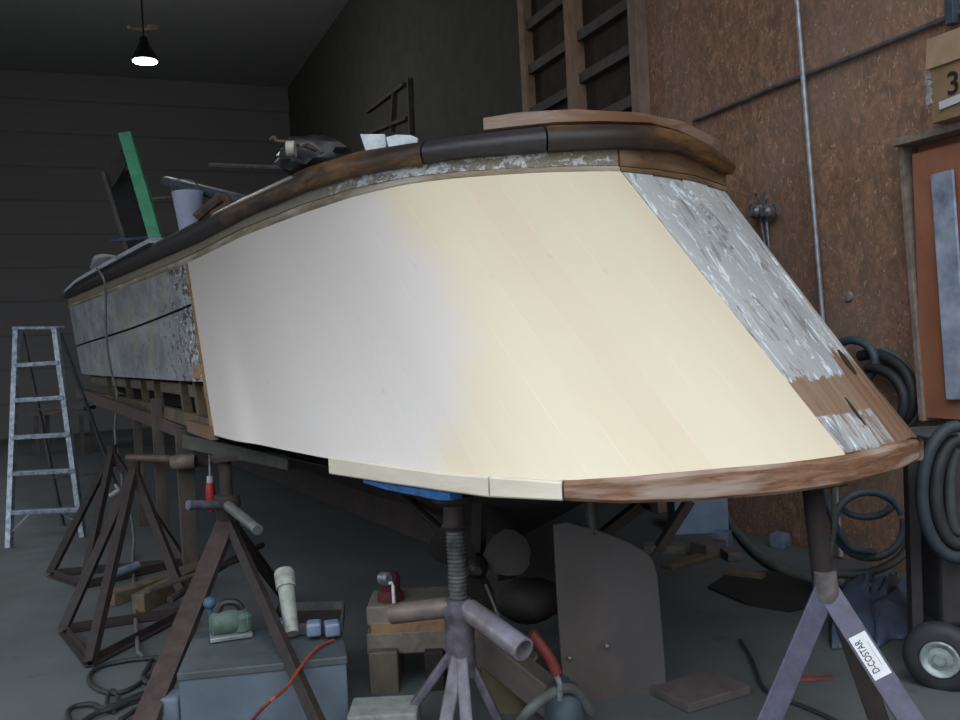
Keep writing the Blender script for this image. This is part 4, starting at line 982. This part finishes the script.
b = new(); tube(b, [apE - UP * .1, V((apE.x, apE.y, 1.0)) + f0 * .1], .04, 12); obj('screw', b, m_dark, sE, smooth=True)
b = new(); box(b, V((apE.x, apE.y, 1.0)) + f0 * .1, (.18, .18, .03)); obj('top_plate', b, m_rust, sE)
# sticker
def onleg(t): return apE.lerp(fE2, t)
def tleg(py):
    lo, hi = 0, 1
    for _ in range(30):
        m = (lo + hi) / 2
        if proj(onleg(m))[1] < py: lo = m
        else: hi = m
    return lo
p0, p1 = onleg(tleg(635)), onleg(tleg(677)); dl = (p1 - p0).normalized(); s_, u_ = orient(apE - fE2, f0)
nrm = u_ if u_.dot(f0) < 0 else -u_
cS = (p0 + p1) / 2 + nrm * .0075
bm = new(); wS = .066
sd_ = s_
rect_faces(bm, [[cS + dl * a * (p1 - p0).length / 2 + sd_ * c2 * wS / 2 + nrm * o for a, c2 in ((-1, -1), (1, -1), (1, 1), (-1, 1))] for o in (0, .0015)])
stk = obj('sticker', bm, plain('white_sticker', (206, 208, 208), (190, 192, 194), 20, .5, bstr=.02), sE)
tx = -dl; tz = nrm; ty = tz.cross(tx)
R3 = Matrix((tx, ty, tz)).transposed()
text('sticker_lettering', 'D-COSTAR', .036, cS + nrm * .0018 + ty * .010, R3, m_ink, stk, .0004, .68)
text('sticker_small_print', '\u2014\u2014 \u2014\u2014\u2014 \u2014\u2014', .011, cS + nrm * .0018 - ty * .018, R3, m_ink, stk, .0004, 1.1)

# hoses
m_hose = plain('grey_green_hose_rubber', (96, 104, 98), (74, 82, 76), 9, .6)
m_hoseb = plain('blue_grey_hose', (72, 88, 96), (54, 66, 72), 9, .55)
b = new(); tube(b, [on_x(716, 485, 4.54), on_x(722, 505, 4.54), on_x(733, 527, 4.53), on_z(755, 552, .03), on_z(780, 569, .03), on_z(806, 578, .03), on_z(835, 583, .03), on_z(858, 579, .04)], .03, 10, 5); tag(obj('garden_hose', b, m_hose, None, smooth=True), 'grey-green hose curving across the floor under the stern at right', 'hose')
def loop(cx, cy, rx, ry, d, r, m, label, a0=0, a1=360, tilt=0, dd=0):
    pts = []
    for j in range(25):
        a = math.radians(a0 + (a1 - a0) * j / 24); x = rx * math.cos(a); y = ry * math.sin(a); t_ = math.radians(tilt)
        X = cx + x * math.cos(t_) - y * math.sin(t_); Y = cy + x * math.sin(t_) + y * math.cos(t_)
        pts.append(at(X, Y, d + dd * math.sin(a)))
    b = new(); tube(b, pts, r, 10); o = obj('hose_coil', b, m, None, smooth=True); return tag(o, label, 'hose', 'hose coils by the right wall')
loop(869, 525, 35, 33, 5.2, .022, m_hoseb, 'round blue-grey hose loop standing under the stern tip', -20, 330, 10)
loop(862, 548, 48, 25, 5.25, .024, m_hose, 'wide lower hose loop resting under the round blue-grey loop', -25, 200, -12)
loop(866, 503, 26, 14, 5.3, .02, m_hoseb, 'small upper half loop inside the round blue-grey loop', 10, 150)
b = new(); tube(b, [at(x, y, 5.15) for x, y in ((824, 488), (828, 505), (838, 530), (852, 548), (875, 552))], .02, 10, 5); tag(obj('hose_coil', b, m_hoseb, None, smooth=True), 'steep blue-grey hose strand left of the round loop', 'hose', 'hose coils by the right wall')
b = new(); tube(b, [at(x, y, 5.0) for x, y in ((834, 486), (834, 530), (830, 560), (838, 575))], .014, 8, 4); tag(obj('hose_coil', b, m_hose, None, smooth=True), 'thin hose strand hanging straight behind the right stand', 'hose', 'hose coils by the right wall')
m_tire = plain('black_rubber', (50, 52, 54), (36, 38, 40), 10, .6)
hh = XW - .12
def wloop(cx, cy, rx, ry, o, r, m, label, a0=0, a1=360, tilt=0):
    pts = []
    for j in range(29):
        a = math.radians(a0 + (a1 - a0) * j / 28); x = rx * math.cos(a); y = ry * math.sin(a); t_ = math.radians(tilt)
        pts.append(wallpt(cx + x * math.cos(t_) - y * math.sin(t_), cy + x * math.sin(t_) + y * math.cos(t_), o))
    b = new(); tube(b, pts, r, 10); return tag(obj('wall_hose', b, m, None, smooth=True), label, 'hose', 'hoses hung on the right wall')
wloop(852, 362, 23, 22, .14, .028, m_hoseb, 'blue-grey hose loop hung highest on the wall right of stern', -175, 110)
wloop(875, 392, 40, 36, .10, .035, m_tire, 'large black hose loop hanging behind the blue-grey loop', -150, 130, 40)
wloop(870, 402, 34, 34, .16, .03, m_tire, 'inner black hose loop nearest the stern edge', -140, 140, 45)
wloop(880, 388, 46, 34, .06, .022, m_hose, 'thin grey-green hose outermost of the wall loops', -130, 80, 50)
# cart with wheel
m_hosed = plain('dim_blue_hose', (52, 62, 70), (42, 50, 56), 9, .6); m_hosee = plain('dim_green_hose', (66, 72, 68), (52, 58, 54), 9, .6)
m_cart = plain('dark_grey_steel', (58, 56, 58), (44, 42, 44), 8, .6)
wc = on_z(938, 694, 0); 
ca = thing('equipment_cart', 'dark two-wheeled equipment cart at the right edge, hoses draped on it', 'cart', wc)
b = new(); cpt = at(975, 560, 4.3); box(b, V((cpt.x, cpt.y, .60)), (.5, .34, .84), Matrix.Rotation(-YAW, 3, 'Z')); obj('cart_body', b, m_cart, ca, .02)
b = new(); c_ = at(975, 434, 4.35); box(b, c_, (.62, .5, .04), Matrix.Rotation(-YAW, 3, 'Z')); obj('cart_top', b, plain('grey_tabletop', (80, 84, 86), (60, 64, 66), 8, .5), ca, .006)
for px, d in ((907, 4.2), ):
    b = new(); p = at(910, 440, d); beam(b, p, at(916, 640, d), .05, .05, f0); obj('upright', b, m_cart, ca)
b = new(); p = at(912, 640, 4.15); beam(b, p, at(975, 640, 4.15), .06, .06); obj('axle_rail', b, m_cart, ca)
hubc = at(941, 657, 3.9); ax = (r0 * .55 + f0 * .83).normalized()
b = new(); lathe(b, hubc - ax * .045, hubc + ax * .05, [(.02, .072), (0, .085), (.0, .115), (.01, .14), (.03, .152), (.065, .152), (.085, .14), (.095, .1), (.095, .07)], 36); wh = obj('wheel_tyre', b, m_tire, ca, smooth=True)
b = new(); lathe(b, hubc - ax * .05, hubc + ax * .04, [(.0, .012), (.0, .024), (.012, .028), (.018, .05), (.002, .066), (.0, .074), (.006, .08), (.03, .08)], 28); obj('wheel_rim', b, plain('pale_wheel_rim', (170, 182, 178), (112, 122, 122), 12, .4, .4), wh, smooth=True)
for i, (rx, ry, o, r, m, lb) in enumerate(((26, 66, 0, .028, m_hosed, 'blue-grey hose draped over the cart, left outer loop'), (16, 52, .03, .03, m_tire, 'black hose draped over the cart inside the blue-grey one'), (6, 40, .08, .025, m_hosee, 'grey-green hose draped innermost on the cart at frame edge'))):
    pts = [at(958 + 0 * i - rx * 1.4 * math.sin(a) , 492 - ry * math.cos(a), 4.0 + o) for a in [j * math.pi / 14 for j in range(15)]]
    pts = pts + [at(975, 492 + ry * .95, 4.05)]
    b = new(); tube(b, pts, r, 10); tag(obj('draped_hose', b, m, None, smooth=True), lb, 'hose', 'hoses on the cart')
# blue plastic sheet
def sheet():
    bm = new(); n = 26; g_ = {}
    c00, c10, c11, c01 = on_z(838, 650, 0), on_z(905, 640, 0), on_z(915, 585, 0), on_z(845, 582, 0)
    for i in range(n + 1):
        for j in range(n + 1):
            u, v = i / n, j / n; p = c00.lerp(c10, u).lerp(c01.lerp(c11, u), v)
            h = .12 + .10 * noise.noise(V((u * 3, v * 3, 1))) + .07 * abs(noise.noise(V((u * 8, v * 7, 4)))) ; e = min(u, 1 - u, v, 1 - v) * 5; h *= min(1, e)
            off = V((noise.noise(V((u * 4, v * 4, 9))), noise.noise(V((u * 4, v * 4, 19))), 0)) * .1
            g_[i, j] = bm.verts.new(p + off + UP * (h + .005))
    for i in range(n):
        for j in range(n): bm.faces.new((g_[i, j], g_[i + 1, j], g_[i + 1, j + 1], g_[i, j + 1]))
    o = obj('plastic_sheet', bm, plain('blue_grey_plastic', (80, 94, 118), (62, 72, 88), 6, .35, bstr=.3), None, smooth=True)
    md = o.modifiers.new('t', 'SOLIDIFY'); md.thickness = .003
    return tag(o, 'crumpled blue plastic sheet on the floor behind the sticker leg', 'plastic sheet')
sheet()
# carton far behind under stern
b = new(); p = on_z(697, 530, 0); c_ = at(697, 512, dep(p)); box(b, V((c_.x, c_.y, .16)), (.42, .3, .32), Matrix.Rotation(-YAW, 3, 'Z')); tag(obj('pale_blue_carton', b, plain('pale_blue_card', (126, 146, 168), (112, 130, 150), 6, .7), None, .006), 'pale blue carton on the floor behind the rudder under the stern', 'carton')
m_scr = (m_blkw, m_lum, m_pk, m_slat)
for i, (x, y, w, d_, h, r_, mi, lb) in enumerate(((708, 548, .2, .16, .1, 10, 3, 'small dark offcut in front of the pale blue carton'), (722, 540, .16, .12, .12, 40, 2, 'bluish scrap piece right of the pale blue carton'), (731, 554, .18, .1, .06, 70, 3, 'thin dark scrap beside the hose curve'),
        (690, 560, .5, .1, .03, 15, 1, 'long flat scrap board behind the rudder edge'), (664, 548, .3, .14, .06, -30, 0, 'grey board offcut just behind the rudder top corner'), (780, 540, .12, .1, .1, 20, 2, 'small bluish scrap under the stern close to the hose'), (700, 690, .35, .25, .04, 5, 3, 'flat dark board on the floor right of the rudder'), (745, 575, .25, .08, .04, -60, 1, 'narrow wood scrap inside the hose curve'))):
    b = new(); box(b, on_z(x, y, h / 2 + .002), (w, d_, h), rz(r_)); tag(obj('wood_scrap', b, m_scr[mi], None, .004), lb, 'scrap', 'scraps under the stern')
b = new()
P = [on_z(x, y, .006) for x, y in ((708, 588), (728, 575), (775, 572), (822, 584), (826, 604), (790, 612), (745, 604))]
rect_faces(b, [P, [p + UP * .012 for p in P]]); tag(obj('black_floor_patch', b, plain('flat_black', (34, 34, 34), (28, 28, 28), 6, .8), None), 'flat black patch on the floor left of the right-hand stand', 'mat')  # thin flat black shape lying on the floor
b = new(); tube(b, [on_z(x, y, .012) for x, y in ((740, 640), (752, 660), (765, 690), (800, 705), (830, 718), (850, 730))], .009, 8, 5); tag(obj('thin_black_cable', b, m_cab, None, smooth=True), 'thin black cable on the floor between the right stand legs', 'cable')
b = new(); beam(b, on_z(796, 679, .01), on_z(832, 677, .01), .03, .015); tag(obj('red_stick', b, plain('faded_red', (130, 70, 70)), None), 'faded red stick on the floor between the right stand legs', 'stick')
# far beams of cradle under hull to the left / middle
for i, (x0, y0, x1, y1, d, lb) in enumerate(((590, 520, 640, 505, 5.5, 'dark timber shore slanting up behind the rudder'), (645, 545, 690, 500, 6.5, 'dark prop leaning behind the rudder toward the carton'))):
    b = new(); beam(b, at(x0, y0 + 25, d), at(x1, y1, d), .1, .06); tag(obj('timber_shore', b, m_post, None, .004), lb, 'shore', 'timber shores under the stern')

# ------------------------------------------------------------------ light
w = bpy.data.worlds.new('sky'); scene.world = w; w.use_nodes = True; nt = w.node_tree; bg = nt.nodes['Background']
bg.inputs['Strength'].default_value = 1.0
tcw = nt.nodes.new('ShaderNodeTexCoord'); spw = nt.nodes.new('ShaderNodeSeparateXYZ'); rmp = nt.nodes.new('ShaderNodeValToRGB')
nt.links.new(tcw.outputs['Generated'], spw.inputs[0]); nt.links.new(spw.outputs[2], rmp.inputs[0]); nt.links.new(rmp.outputs[0], bg.inputs[0])
el = rmp.color_ramp.elements; el[0].position = 0; el[0].color = (.10, .10, .10, 1); el[1].position = 1; el[1].color = (1.7, 1.82, 2.0, 1)
for p_, c_ in ((.01, (.14, .15, .165)), (.25, (.60, .64, .70)), (.6, (1.35, 1.45, 1.6))):
    e_ = el.new(p_); e_.color = (*c_, 1)
def area(name, loc, rot, sx, sy, e, col=(1, 1, 1)):
    l = bpy.data.lights.new(name, 'AREA'); l.shape = 'RECTANGLE'; l.size = sx; l.size_y = sy; l.energy = e; l.color = col
    o = bpy.data.objects.new(name, l); COL.objects.link(o); o.location = loc; o.rotation_euler = rot; return o
def point(name, loc, e, col=(1, .95, .88), r=.15):
    l = bpy.data.lights.new(name, 'POINT'); l.energy = e; l.color = col; l.shadow_soft_size = r
    o = bpy.data.objects.new(name, l); COL.objects.link(o); o.location = loc; return o
point('lamp_glow', lp_ - UP * .1, 70, (.95, 1, .97))
scene.view_settings.view_transform = 'Standard'; scene.view_settings.look = 'None'; scene.view_settings.gamma = 1; scene.view_settings.use_curve_mapping = False
scene.view_settings.exposure = 1.2
for o in scene.objects:
    for key in ('_b', '_len'):
        if key in o: del o[key]
